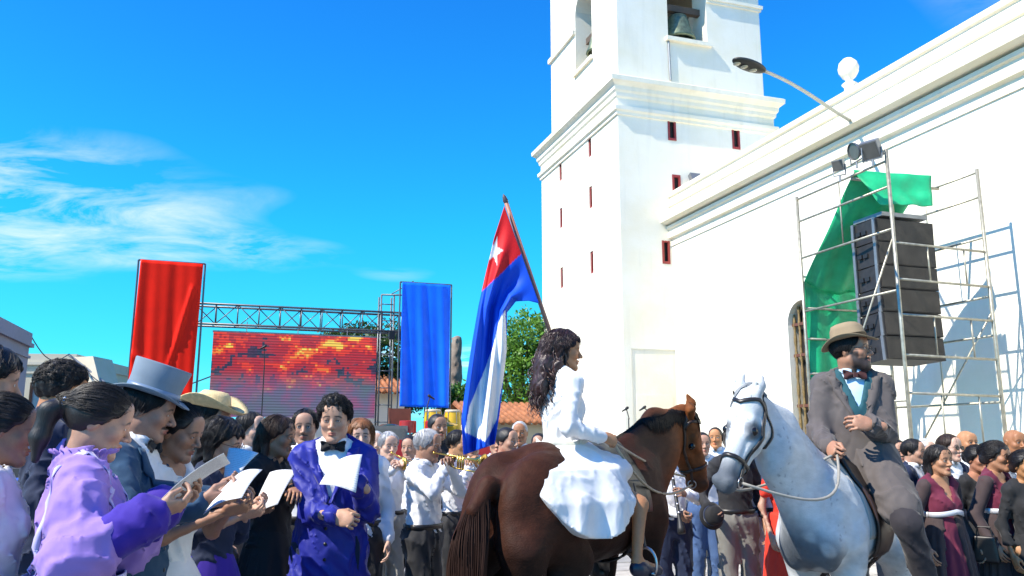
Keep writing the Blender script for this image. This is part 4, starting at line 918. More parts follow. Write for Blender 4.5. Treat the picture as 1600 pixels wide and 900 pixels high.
# arched window with turned wooden grille
o = cw(abox(MB(), 13.6, 14.65, NB + .27, NB + .29, 1.1, 4.5), 'arched_window', M_DARK); M_GRL = mat('grille_wood', (.20, .13, .045), .55, 0, .4, 20)
for k in range(6):
    a = 13.72 + k * .164; top = 4.45 - .47 + math.sqrt(max(.47 ** 2 - (a - 14.13) ** 2, 0)); prof = []
    for z in np.arange(1.2, top, .05): prof.append((.022 + .014 * abs(math.sin(z * 9)), z))
    cw(MB().lathe(prof, W(a, NB + .13, 0), UP, 8), 'baluster', M_GRL, o, smooth=True)
for z in (1.2, 2.25, 3.3, 3.95): cw(abox(MB(), 13.67, 14.59, NB + .1, NB + .16, z, z + .06), 'rail', mat('grille_rail', (.13, .05, .03), .6), o)
fl = empty('floodlight', W(TA - .25, 11.6, 8.75), 0, 'small grey floodlight on the tower above the nave roof', 'floodlight'); MB().obox((0, 0, 0), (AV - UP * .5).normalized(), BV, (UP + AV * .5).normalized(), .07, .16, .12).build('housing', M_GREYM, fl); MB().tube([Vector((0, 0, -.05)), AV * .26 - UP * .05], .02, 6).build('bracket', M_GREYM, fl)

# street lamp on the nave wall
lp = empty('street_lamp', W(12.19, NB - .3, 7.5), 0, 'curved arm street lamp fixed to the church parapet', 'street lamp')
tip = at(1185, 119, 9.9); base = W(12.19, NB, 7.62); d = tip - base
MB().tube([base - lp.location + d * t + UP * (.20 * math.sin(t * 2.6) * t) for t in np.linspace(0, 1, 12)], list(np.linspace(.035, .022, 12)), 8).build('arm', mat('lamp_arm', (.42, .42, .36), .4, .4), lp, smooth=True)
hd = at(1160, 109, 9.8); x = (hd - tip); x.normalize(); x2 = x; y2 = x2.cross(UP).normalized(); f = F(); c0 = tip + UP * .10 - lp.location
f.ell(c0 + x2 * .14, (.26, .12, .05), .02, rot=Matrix((x2, y2, x2.cross(y2))).transposed().to_quaternion()); sdf_obj(f, .014, 'lamp_head', mat('lamp_head', (.03, .03, .025), .4), lp)
for k in (-.06, .08, .2): MB().lathe([(0, -.012), (.045, -.008), (.05, 0)], c0 + x2 * (.14 + k) - UP * .047, UP, 12).build('lens', mat('lamp_lens', (.5, .48, .35), .15), lp, smooth=True)
# ---------------------------------------------------------------- scaffold with line array
SA, SA2, SB, SB2, SZ = 8.97, 11.0, 8.57, 10.23, 5.55
sc = empty('scaffold', W(SA, SB, 0), 0, 'steel scaffold tower standing against the white church wall', 'scaffold')
def sw(mb, name, m, parent, org, **k):
    mb.v = [tuple(Vector(v) - org) for v in mb.v]; return mb.build(name, m, parent, **k)
def pipe(p, q, r=.021, nm='tube', m=M_STEELP): sw(MB().tube([p, q], r, 7), nm, m, sc, sc.location, smooth=True)
for a, b, top in ((SA, SB, SZ + .12), (SA2, SB, SZ), (SA, SB2, SZ), (SA2, SB2, SZ)):
    pipe(W(a, b, 0), W(a, b, top), .027, 'standard'); sw(MB().lathe([(0, 0), (.09, 0), (.09, .012), (.03, .02)], W(a, b, .0), UP, 8), 'base_plate', M_STEELP, sc, sc.location)
for k, z in enumerate((5.50, 5.12, 4.50, 3.62, 3.05, 2.1, 1.5, .9)):
    for b in (SB, SB2):
        if k in (4,) and b == SB: continue
        pipe(W(SA, b, z), W(SA2, b, z), .018, 'ledger')
for k, z in enumerate((4.30, 3.78, 3.28, 2.72, 2.2, 1.5, .7)):
    pipe(W(SA, SB, z), W(SA, SB2, z - .02), .018, 'transom'); pipe(W(SA2, SB, z - .1), W(SA2, SB2, z - .1), .018, 'transom')
for b in (SB, SB2):
    for z0, z1 in ((4.5, 5.5), (2.1, 3.05)): pipe(W((SA + SA2) / 2, b, z0), W((SA + SA2) / 2, b, z1), .012, 'stay')
for z0, z1 in ((3.78, 4.3), (2.72, 3.28), (1.5, 2.2)):
    for t in (.35, .75): pipe(W(SA, SB + (SB2 - SB) * t, z0), W(SA, SB + (SB2 - SB) * t, z1), .012, 'stay')
pipe(W(SA2, SB, 1.0), W(SA, SB, 4.4), .014, 'brace'); pipe(W(SA2, SB2, .9), W(SA, SB2, 3.4), .014, 'brace')
# loudspeaker array: six cabinets hung one below the other, facing the square
AC = on_plane(1395, 450, W(9.6, 0, 0), AV); bC = AC.dot(BV)
la = empty('line_array', W(9.45, 9.05, 2.55), 0, 'black hanging column of six loudspeaker cabinets inside the scaffold', 'loudspeaker')
M_CAB = mat('cabinet_black', (.020, .019, .020), .6, 0, .3, 12, .1, 120); M_GRL2 = mat('speaker_grille', (.035, .031, .027), .5, .3, .35, 5, .5, 400)
ang = R(0); fx = AV; fy = BV
for i in range(6):
    z = 4.62 - i * .352; c = W(9.70, 9.22, z); t = R(-1.5 + 1.0 * i); fz = (UP * math.cos(t) + AV * math.sin(t)); fa_ = (AV * math.cos(t) - UP * math.sin(t))
    mb = MB(); mb.prism([c + fy * x + fa_ * y - fz * .168 for (x, y) in ((-.53, -.28), (.53, -.28), (.46, .30), (-.46, .30))], fz * .336); cb = sw(mb, 'cabinet', M_CAB, la, la.location)
    sw(MB().obox(c - fa_ * .286, fa_, fy, fz, .006, .51, .155), 'grille', M_GRL2, cb, la.location)
    for q in (-.06, .06): sw(MB().obox(c - fy * .49 + fa_ * (.05 + q), fa_, fy, fz, .045, .035, .03), 'handle', M_BLACK, cb, la.location)
    for q in (-.24, .24): sw(MB().obox(c - fy * (.50 if q > 0 else .535) + fa_ * q, fa_, fy, fz, .025, .012, .176), 'rigging_bar', M_GREYM, cb, la.location)
sw(MB().obox(W(9.70, 9.22, 4.86), AV, BV, UP, .3, .42, .03), 'fly_bar', M_GREYM, la, la.location)
sw(MB().tube([W(9.7, 9.3, 4.88), W(9.7, 9.3, 5.45)], .018, 6), 'chain', M_STEELP, la, la.location)
pipe(W(9.7, SB, 5.46), W(9.7, SB2, 5.46), .025, 'ledger')
# green tarpaulin thrown over the top rail and hanging behind the array
M_GREEN = mat('green_tarp', (.008, .40, .17), .55, 0, .22, 4, .25, 30)
def tarp(label, corners, wave, nu=24, nv=30, sag=0.0, name='tarpaulin'):
    c = [Vector(x) for x in corners]; P = np.zeros((nu, nv, 3)); nn = (c[1] - c[0]).cross(c[3] - c[0]).normalized()
    for i in range(nu):
        for j in range(nv):
            u, v = i / (nu - 1), j / (nv - 1); p = c[0] * (1 - u) * (1 - v) + c[1] * u * (1 - v) + c[2] * u * v + c[3] * (1 - u) * v
            P[i, j] = p + nn * (wave * math.sin(u * 17 + 2 * math.sin(v * 3)) * (.25 + .75 * v) + wave * .6 * math.sin(v * 9 + u * 5)) - UP * sag * math.sin(math.pi * u) * v
    o = MB().grid(P, .006).build(name, M_GREEN, None, smooth=True); tag(o, label, 'tarpaulin'); return o
t1 = tarp('bright green tarpaulin hanging low behind the speaker column', (W(SA2 + .03, SB + .06, 4.12), W(SA2 + .03, SB2 - .55, 4.12), W(SA2 + .04, SB2 - .55, .9), W(SA2 + .03, SB + .06, .9)), .035)
t2 = tarp('dark green tarpaulin sheet slanting down over the scaffold top', (W(SA + .75, SB + .08, 5.58), W(SA + .4, SB2 - .6, 5.47), W(SA2 - .02, SB2 - .6, 4.0), W(SA2 - .03, SB + .02, 4.1)), .03, sag=.1)
t3 = tarp('short green tarpaulin flap folded over the front scaffold rail', (W(SA + .75, SB + .06, 5.62), W(SA + .35, SB2 - .52, 5.50), W(SA + .28, SB2 - .62, 5.0), W(SA + .5, SB + .3, 5.02)), .02)
# floodlights on the scaffold
def flood(label, p, aim, w, h, rnd=False):
    o = empty('floodlight', p, 0, label, 'floodlight', 'floodlights on the scaffold'); aim = Vector(aim).normalized(); x = aim.cross(UP).normalized(); y = x.cross(aim)
    if rnd: MB().lathe([(0, -.1), (.06, -.1), (w * .8, -.02), (w, .02), (w, .05)], (0, 0, 0), aim, 20).build('housing', M_GREYM, o, smooth=True)
    else: mb = MB(); mb.prism([x * sx * w * .7 + y * sy * h * .7 - aim * .08 for sx, sy in ((-1, -1), (1, -1), (1, 1), (-1, 1))], aim * .03); mb.obox(aim * .02, aim, x, y, .06, w, h); mb.build('housing', M_GREYM, o)
    if rnd: MB().lathe([(0, .03), (w * .93, .03)], (0, 0, 0), aim, 20).build('lens', mat('flood_lens', (.10, .10, .09), .12), o)
    else: MB().obox(aim * .083, aim, x, y, .003, w * .88, h * .85).build('lens', mat('flood_lens', (.10, .10, .09), .12), o)
    MB().tube([x * w * 1.1, x * w * 1.1 - UP * .16, -x * w * 1.1 - UP * .16, -x * w * 1.1], .012, 6).build('bracket', M_GREYM, o); MB().tube([-UP * .16, -UP * .26], .015, 6).build('stem', M_GREYM, o)
flood('square grey floodlight at the top of the front scaffold pole', at(1362, 233, 11.25), (-.6, -.5, -.5), .13, .13)
flood('round grey floodlight next to the square one on the scaffold', at(1337, 236, 11.4), (-.9, -.15, -.25), .13, .13, True)
flood('small pale floodlight above the green tarpaulin corner', at(1311, 258, 11.75), (-.5, -.6, -.3), .08, .08)

# ---------------------------------------------------------------- stage, screen, truss, banners
stg = empty('stage', W(12.6, 2.7, 0), 0, 'low stage with blue cloth skirt behind the musicians', 'stage')
sw(abox(MB(), 12.6, 21.8, -2.9, 8.3, 1.08, 1.2), 'deck', mat('deck', (.07, .065, .06), .7), stg, stg.location)
M_BLUESK = mat('skirt_blue', (.01, .09, .48), .6, 0, .15, 5)
for b0 in np.arange(-2.9, 8.2, 1.4):
    P = np.array([[W(12.58 + .02 * math.sin(b * 22) * (1 - z / 1.1), b, z) for b in np.linspace(b0, b0 + 1.38, 26)] for z in (1.08, .8, .5, .2, .02)]); sw(MB().grid(P, .004), 'skirt_panel', M_BLUESK, stg, stg.location, smooth=True)
for a in (13.5, 16.5, 19.5):
    for b in (-2.5, 0, 2.7, 5.4, 8): sw(abox(MB(), a - .04, a + .04, b - .04, b + .04, 0, 1.08), 'leg', M_GREYM, stg, stg.location)
# screen: a panel that shows a red and yellow battle picture over scan lines
def screen_mat():
    def bd(n, l, b):
        tc = n.new('ShaderNodeTexCoord'); sp = n.new('ShaderNodeSeparateXYZ'); l.new(tc.outputs['Generated'], sp.inputs[0])
        mp = n.new('ShaderNodeMapping'); mp.inputs['Scale'].default_value = (1.6, 1.6, 2.4); mp.inputs['Rotation'].default_value = (0, R(32), 0); mp.inputs['Location'].default_value = (3.3, 0, 1.4); sn = n.new('ShaderNodeVectorMath'); sn.operation = 'SNAP'; sn.inputs[1].default_value = (.055, .055, .055); l.new(tc.outputs['Object'], sn.inputs[0]); l.new(sn.outputs[0], mp.inputs[0])
        n1 = n.new('ShaderNodeTexNoise'); n1.inputs['Scale'].default_value = .85; n1.inputs['Detail'].default_value = 6; n1.inputs['Roughness'].default_value = .6; n1.inputs['Distortion'].default_value = .35; l.new(mp.outputs[0], n1.inputs[0])
        ad = n.new('ShaderNodeMath'); ad.operation = 'MULTIPLY_ADD'; l.new(sp.outputs[2], ad.inputs[0]); ad.inputs[1].default_value = .10; ad.inputs[2].default_value = -.02
        sm_ = n.new('ShaderNodeMath'); sm_.operation = 'ADD'; l.new(n1.outputs[0], sm_.inputs[0]); l.new(ad.outputs[0], sm_.inputs[1])
        r = n.new('ShaderNodeValToRGB'); cr = r.color_ramp; cr.elements[0].position = .40; cr.elements[0].color = (.012, .012, .03, 1); cr.elements[1].position = .665; cr.elements[1].color = (.9, .62, .08, 1)
        for p, c in ((.455, (.04, .02, .05, 1)), (.48, (.45, .012, .012, 1)), (.58, (.75, .04, .01, 1)), (.635, (.9, .22, .02, 1))): e = cr.elements.new(p); e.color = c
        cr.interpolation = 'CONSTANT'; l.new(sm_.outputs[0], r.inputs[0])
        # lower part: bluish scan lines
        n2 = n.new('ShaderNodeTexNoise'); n2.inputs['Scale'].default_value = 1.6; n2.inputs['Detail'].default_value = 4; l.new(sn.outputs[0], n2.inputs[0])
        r2 = n.new('ShaderNodeValToRGB'); cr = r2.color_ramp; cr.elements[0].position = .36; cr.elements[0].color = (.10, .14, .19, 1); cr.elements[1].position = .66; cr.elements[1].color = (.34, .06, .16, 1); e = cr.elements.new(.5); e.color = (.13, .11, .22, 1); l.new(n2.outputs[0], r2.inputs[0])
        wv = n.new('ShaderNodeTexWave'); wv.bands_direction = 'Z'; wv.inputs['Scale'].default_value = 4.8; wv.inputs['Distortion'].default_value = .4; l.new(tc.outputs['Object'], wv.inputs[0])
        mz = n.new('ShaderNodeMapRange'); mz.inputs[1].default_value = .58; mz.inputs[2].default_value = .30; l.new(sp.outputs[2], mz.inputs[0])
        nn = n.new('ShaderNodeMath'); nn.operation = 'MULTIPLY_ADD'; l.new(n1.outputs[0], nn.inputs[0]); nn.inputs[1].default_value = -1.0; nn.inputs[2].default_value = .55; na = n.new('ShaderNodeMath'); na.operation = 'ADD'; na.use_clamp = True; l.new(mz.outputs[0], na.inputs[0]); l.new(nn.outputs[0], na.inputs[1])
        mx = n.new('ShaderNodeMix'); mx.data_type = 'RGBA'; l.new(na.outputs[0], mx.inputs[0]); l.new(r.outputs[0], mx.inputs[6]); l.new(r2.outputs[0], mx.inputs[7])
        wr = n.new('ShaderNodeMapRange'); wr.inputs[3].default_value = .45; wr.inputs[4].default_value = 1.1; l.new(wv.outputs[0], wr.inputs[0])
        v = n.new('ShaderNodeVectorMath'); v.operation = 'SCALE'; l.new(mx.outputs[2], v.inputs[0]); l.new(wr.outputs[0], v.inputs['Scale'])
        b.inputs['Base Color'].default_value = (.02, .02, .022, 1); b.inputs['Roughness'].default_value = .5; l.new(v.outputs[0], b.inputs['Emission Color']); b.inputs['Emission Strength'].default_value = .62
    return project_mat_lines('led_picture', bd)
scn = empty('video_screen', W(20.6, 1.2, 2.1), math.atan2(BV.y, BV.x), 'large video screen with red and yellow picture under the truss', 'video screen')
MB().box(-1.95, 1.93, -.02, .0, .02, 2.02).build('display', screen_mat(), scn)
for i in range(8):
    for j in range(4): MB().box(-1.95 + i * .485, -1.95 + i * .485 + .47, .001, .10, .02 + j * .5, .02 + j * .5 + .49).build('panel', M_BLACK, scn)
MB().box(-1.97, 1.95, .02, .12, 2.021, 2.06).build('top_rail', M_GREYM, scn)
for x in (-1.2, 0, 1.2): MB().tube([(x, .06, 2.06), (x, .06, 2.30)], .012, 6).build('hanger', M_GREYM, scn)
tr = empty('truss', W(20.4, 1.3, 0), math.atan2(BV.y, BV.x), 'dark metal lattice truss spanning between the red and blue banners', 'truss')
M_TRUSS = mat('truss_metal', (.13, .14, .15), .45, .5); y0 = .0
def tb(p, q, r, nm): MB().tube([p, q], r, 6).build(nm, M_TRUSS, tr, smooth=True)
x0, x1, zb, zt = -3.5, 3.4, 4.28, 4.76
for (y, z) in ((0, zb), (0, zt), (.45, zb), (.45, zt)): tb((x0, y, z), (x1, y, z), .028, 'chord')
n = 14
for i in range(n + 1):
    x = x0 + (x1 - x0) * i / n
    for y in (0, .45): tb((x, y, zb), (x, y, zt), .016, 'upright')
    tb((x, 0, zt), (x, .45, zt), .014, 'cross_tube')
    if i < n:
        x2 = x0 + (x1 - x0) * (i + 1) / n; a, b = (zb, zt) if i % 2 else (zt, zb)
        tb((x, 0, a), (x2, 0, b), .013, 'diagonal'); tb((x, .45, b), (x2, .45, a), .013, 'diagonal')
for x in (x0 + .2, 2.05, x1 - .1):
    for (dx, y) in ((-.16, 0), (.16, 0), (-.16, .4), (.16, .4)): tb((x + dx, y, 1.2), (x + dx, y, 5.2 if x > 1 else 4.9), .022, 'leg')
    for k, z in enumerate(np.arange(1.6, 5.0, .42)): tb((x - .16, 0, z), (x + .16, 0, z + .0), .014, 'rung'); tb((x - .16, 0, z), (x - .16, .4, z), .012, 'rung')
tb((1.89, 0, 5.2), (3.3, 0, 5.25), .022, 'chord'); tb((2.1, 0, 5.2), (2.7, 0, 5.6), .014, 'diagonal')
for k in range(3): 
    o = MB().obox((2.15 + .2 * k, -.12, 4.16), Vector((1, 0, 0)), Vector((0, 1, 0)), UP, .07, .08, .1).build('stage_lamp', M_BLACK); 
    o.matrix_world = Matrix.Translation(tr.location) @ Matrix.Rotation(tr.rotation_euler.z, 4, 'Z'); tag(o, ['leftmost of three small stage lamps on the truss end', 'middle one of three small stage lamps on the truss', 'small stage lamp on the truss nearest the blue banner'][k], 'stage lamp', 'stage lamps on the truss')
def banner(label, corners, m, wav, seed, fold=0.0):
    c = [Vector(x) for x in corners]; nu, nv = 34, 44; P = np.zeros((nu, nv, 3)); nn = -AV
    for i in range(nu):
        for j in range(nv):
            u, v = i / (nu - 1), j / (nv - 1); p = c[0] * (1 - u) * (1 - v) + c[1] * u * (1 - v) + c[2] * u * v + c[3] * (1 - u) * v
            w = wav * (math.sin(u * 14 + 1.6 * math.sin(v * 2.2 + seed) + seed) * .6 + .4 * math.sin(u * 29 - v * 3 + seed)) * (.35 + .65 * v)
            w += fold * max(0, 1 - abs((v - .62 - .22 * u) / .05)) + fold * .8 * max(0, 1 - abs((u - .95 + .55 * v) / .05)) * (v > .15)
            P[i, j] = p + nn * w
    o = MB().grid(P, .006).build('banner', m, None, smooth=True); tag(o, label, 'banner'); return o
M_RED = mat('banner_red', (.86, .016, .004), .5, 0, .06, 3, spec=.12); M_BLUEB = mat('banner_blue', (.006, .15, .95), .45, 0, .10, 3, spec=.2)
banner('tall shiny red banner left of the video screen', (W(19.8, -2.37, 5.6), W(19.8, -1.04, 5.58), W(19.8, -1.1, 1.9), W(19.8, -2.42, 2.1)), M_RED, .03, 1.0, .07)
banner('tall blue banner right of the video screen', (W(19.8, 3.6, 5.44), W(19.8, 4.83, 5.43), W(19.8, 4.83, 2.36), W(19.8, 3.6, 2.38)), M_BLUEB, .05, 3.0)
for b0, b1, z, lab in ((-2.42, -1.0, 5.6, 'thin metal frame holding up the red banner'), (3.56, 4.87, 5.45, 'thin metal frame holding up the blue banner')):
    o = empty('banner_stand', W(19.85, b0, 0), 0, lab, 'frame')
    for p, q, nm in ((W(19.86, b0, 1.2), W(19.86, b0, z), 'post'), (W(19.86, b1, 1.2), W(19.86, b1, z), 'post'), (W(19.86, b0, z), W(19.86, b1, z), 'crossbar')): sw(MB().tube([p, q], .022, 6), nm, M_TRUSS, o, o.location)
# things on the stage
M_YEL = mat('drum_yellow', (.72, .42, .015), .25); M_CHROME = M_STEEL
def conga(b, a, lab):
    o = empty('conga_drum', W(a, b, 1.2), 0, lab, 'conga drum', 'yellow conga drums')
    MB().lathe([(.11, .0), (.125, .2), (.165, .5), (.155, .78), (.135, .92)], (0, 0, .0), UP, 20).build('shell', M_YEL, o, smooth=True)
    MB().lathe([(0, .935), (.13, .935), (.145, .925), (.146, .89), (.137, .885)], (0, 0, 0), UP, 20).build('drumhead', mat('drum_skin', (.6, .5, .36), .6), o, smooth=True)
    for k in range(6): x = k * math.pi / 3; MB().tube([(math.cos(x) * .15, math.sin(x) * .15, .9), (math.cos(x) * .172, math.sin(x) * .172, .68)], .008, 5).build('tuning_lug', M_CHROME, o)
conga(3.36, 15.0, 'yellow conga drum under the left half of the blue banner'); conga(3.76, 15.1, 'yellow conga drum close to the left edge of the flag')
o = empty('chair', W(15.4, 2.86, 1.2), math.atan2(BV.y, BV.x), 'brown wooden chair with red brown backrest on the stage', 'chair')
for x in (-.2, .2):
    MB().tube([(x, .2, 0), (x, .22, .45), (x, .27, .98)], .02, 6).build('leg', M_WOOD, o); MB().tube([(x, -.2, 0), (x, -.2, .45)], .02, 6).build('leg', M_WOOD, o)
MB().box(-.23, .23, -.23, .23, .44, .48).build('seat', M_WOOD, o); MB().box(-.21, .21, .235, .26, .62, .97).build('backrest', mat('chair_back', (.22, .05, .025), .45), o)
M_REDP = mat('red_panel', (.5, .02, .02), .5)
o = MB(); abox(o, 13.4, 13.45, 1.9, 3.0, 1.2, 1.58); o = o.build('red_panel', M_REDP); tag(o, 'low red panel on the stage left of the trumpeters', 'panel')
o = MB(); abox(o, 13.4, 13.45, 3.2, 4.6, 1.2, 1.55); o = o.build('red_panel', M_REDP); tag(o, 'low red panel on the stage below the yellow drums', 'panel')
o = MB(); abox(o, 13.0, 13.05, 5.3, 6.5, 1.2, 1.60); o = o.build('red_panel', M_REDP); tag(o, 'low red panel on the stage beside the microphone stands', 'panel')
def mic(a, b, z, dx, lab):
    o = empty('microphone_stand', W(a, b, 1.2), 0, lab, 'microphone stand', 'microphone stands on the stage'); h = z - 1.2
    MB().tube([(0, 0, 0), (0, 0, h * .82)], .011, 6).build('pole', M_BLACK, o); MB().tube([Vector((0, 0, h * .8)) - BV * dx * .3, Vector((0, 0, h)) + BV * dx], .009, 6).build('boom', M_BLACK, o)
    for k in range(3): x = k * 2.09; MB().tube([(0, 0, .08), (math.cos(x) * .28, math.sin(x) * .28, 0)], .009, 5).build('leg', M_BLACK, o)
    MB().lathe([(0, .05), (.02, .045), (.026, .02), (.02, -.01), (.012, -.1), (0, -.1)], Vector((0, 0, h)) + BV * dx, BV * (1 if dx < 0 else -1) + UP * .6, 12).build('microphone', M_BLACK, o, smooth=True)
mic(13.2, 6.46, 2.12, -.04, 'upright black microphone stand between girl and brown horse head'); mic(13.2, 6.98, 2.14, -.22, 'boom microphone stand just above the brown horse neck'); mic(14.6, 3.16, 2.35, .05, 'thin microphone stand in front of the blue banner'); mic(16, 0.35, 3.3, -.02, 'tall microphone stand against the video screen') 
o = empty('monitor_box', W(14.5, 2.3, 1.2), math.atan2(BV.y, BV.x), 'grey box loudspeaker on stage below the video screen corner', 'loudspeaker'); MB().box(-.45, .45, -.25, .25, 0, .62).build('cabinet', mat('box_grey', (.20, .19, .17), .7), o); MB().box(-.40, .40, -.262, -.251, .05, .57).build('grille', mat('box_grille', (.16, .155, .14), .8, bump=.5, bscale=200), o)
# drum kit
dk = empty('drum_kit', W(14.4, 3.0, 1.2), math.atan2(BV.y, BV.x), 'drum kit with brass cymbals on the stage between the trumpeters', 'drum kit')
MB().lathe([(0, -.2), (.24, -.2), (.25, -.18), (.25, .18), (.24, .2), (0, .2)], (0, 0, .27), (0, 1, 0), 24).build('bass_drum', mat('drum_cream', (.6, .55, .42), .35), dk, auto=40)
for x in (-.22, .24): MB().lathe([(0, 0), (.15, 0), (.15, .2), (.14, .21), (0, .21)], (x, .02, .50), UP, 18).build('tom', mat('drum_red', (.35, .02, .02), .3), dk, auto=40)
M_BRASS = mat('brass', (.62, .40, .10), .25, 1.0, .15)
for x, z in ((-.5, .62), (.5, .66)): MB().lathe([(0, .03), (.05, .03), (.2, .0), (.2, -.004), (0, .02)], (x, .1, z), (0, -.2, 1), 22).build('cymbal', M_BRASS, dk, smooth=True); MB().tube([(x, .1, 0), (x, .1, z)], .01, 5).build('cymbal_stand', M_STEEL, dk)

# ---------------------------------------------------------------- trees and buildings behind
def leaf_mat(name, c1, c2):
    def bd(n, l, b):
        oi = n.new('ShaderNodeTexCoord'); nz = n.new('ShaderNodeTexNoise'); nz.inputs['Scale'].default_value = 1.6; nz.inputs['Detail'].default_value = 6; l.new(oi.outputs['Object'], nz.inputs[0])
        r = n.new('ShaderNodeValToRGB'); r.color_ramp.elements[0].position = .35; r.color_ramp.elements[0].color = (*c1, 1); r.color_ramp.elements[1].position = .65; r.color_ramp.elements[1].color = (*c2, 1); l.new(nz.outputs[0], r.inputs[0]); l.new(r.outputs[0], b.inputs['Base Color']); b.inputs['Roughness'].default_value = .5
        t = n.new('ShaderNodeBsdfTranslucent'); l.new(r.outputs[0], t.inputs[0]); mx = n.new('ShaderNodeMixShader'); mx.inputs[0].default_value = .3; l.new(b.outputs[0], mx.inputs[1]); l.new(t.outputs[0], mx.inputs[2]); out = [x for x in n if x.type == 'OUTPUT_MATERIAL'][0]; l.new(mx.outputs[0], out.inputs[0])
    return project_mat_lines(name, bd)
M_BARK = mat('bark', (.10, .075, .05), .9, 0, .3, 6, .6, 20)
def tree(label, loc, H_, crown, n, size, lm, seed):
    """crown: list of (x, y, z, rx, ry, rz) clumps relative to the foot"""
    rg = np.random.default_rng(seed); root = empty('tree', loc, 0, label, 'tree', 'trees behind the stage')
    f = F(); f.chain([(0, 0, 0), (.05, 0, H_ * .25), (.0, .05, H_ * .5)], [.24, .18, .14], .1)
    for c in crown: f.chain([(0, .02, H_ * .35), (c[0] * .5, c[1] * .5, H_ * .35 + (c[2] - H_ * .35) * .6), (c[0], c[1], c[2])], [.11, .07, .025], .06)
    sdf_obj(f, .05, 'trunk', M_BARK, root)
    Cs = []; w = np.array([c[3] * c[4] * c[5] for c in crown]) ** .7; w /= w.sum()
    for c, k in zip(crown, (w * n).astype(int)):
        d = rg.normal(size=(k, 3)); d /= np.linalg.norm(d, axis=1, keepdims=True); d *= (rg.uniform(.35, 1.0, (k, 1)) ** .6) * (1 + .22 * np.sin(d[:, :1] * 7 + seed) * np.sin(d[:, 2:] * 6 + 1) + .15 * np.sin(d[:, 1:2] * 13))
        Cs.append(np.array(c[:3]) + d * np.array(c[3:6]))
    C_ = np.concatenate(Cs); k = len(C_); keep = np.sin(C_[:, 0] * 4.1 + seed) * np.sin(C_[:, 1] * 3.7) * np.sin(C_[:, 2] * 4.4 + 1) < .22; C_ = C_[keep]; k = len(C_)
    a = rg.normal(size=(k, 3)); a /= np.linalg.norm(a, axis=1, keepdims=True); b = np.cross(a, rg.normal(size=(k, 3))); b /= np.linalg.norm(b, axis=1, keepdims=True); s = size * rg.uniform(.6, 1.3, (k, 1))
    V = np.stack([C_ - a * s, C_ + b * s * .45 + a * s * .1, C_ + a * s, C_ - b * s * .45 + a * s * .1], 1).reshape(-1, 3); Q = np.arange(k * 4).reshape(-1, 4)
    o = mesh_np('crown', V, Q, lm, root, smooth=False); return root
LF1 = leaf_mat('leaf_bright', (.05, .15, .014), (.17, .34, .04)); LF2 = leaf_mat('leaf_dark', (.018, .05, .012), (.05, .11, .02))
def ground_pt(px, Y): p = at(px, 690, Y); return Vector((p.x, p.y, 0))
tree('bright green leafy tree beside the tower behind the girl', ground_pt(806, 27), 5.5, [(0, 0, 3.4, 1.3, 1.2, 1.5), (.45, .2, 4.9, .9, .9, 1.0), (-.5, 0, 4.2, .8, .8, .9), (.3, .3, 2.4, 1.2, 1.1, .9), (.9, .3, 4.2, .7, .7, 1.0)], 15000, .085, LF1, 3)
tree('small round green tree under the old trunk by the blue banner', ground_pt(712, 28), 3.3, [(0, 0, 2.6, .95, .9, .95), (.3, 0, 1.9, .8, .8, .7)], 6000, .085, LF1, 5)
tree('dark green tree behind the video screen and truss', ground_pt(602, 27), 5.0, [(.1, 0, 4.4, 1.2, 1, 1.0), (-.9, .2, 4.85, .9, .8, .6), (-1.8, .3, 4.8, .7, .7, .4), (.5, .2, 3.2, .9, .8, .9)], 11000, .08, LF2, 8)
f = F(); p = ground_pt(711, 31); f.chain([(0, 0, 0), (.05, 0, 2), (-.03, 0, 4), (.02, 0, 5.35)], [.26, .24, .24, .17], .1); f.noise(.03, 7, (1, 1, .6)); f.noise(.02, 20, (1, 1, .4))
o = sdf_obj(f, .05, 'dead_trunk', mat('dead_bark', (.22, .17, .13), .9, 0, .4, 3, .6, 12)); o.location = p; tag(o, 'bare grey brown tree trunk stump rising right of the blue banner', 'tree trunk')
M_TILE = mat('roof_tile', (.34, .13, .055), .85, 0, .35, 5, .3, 18)
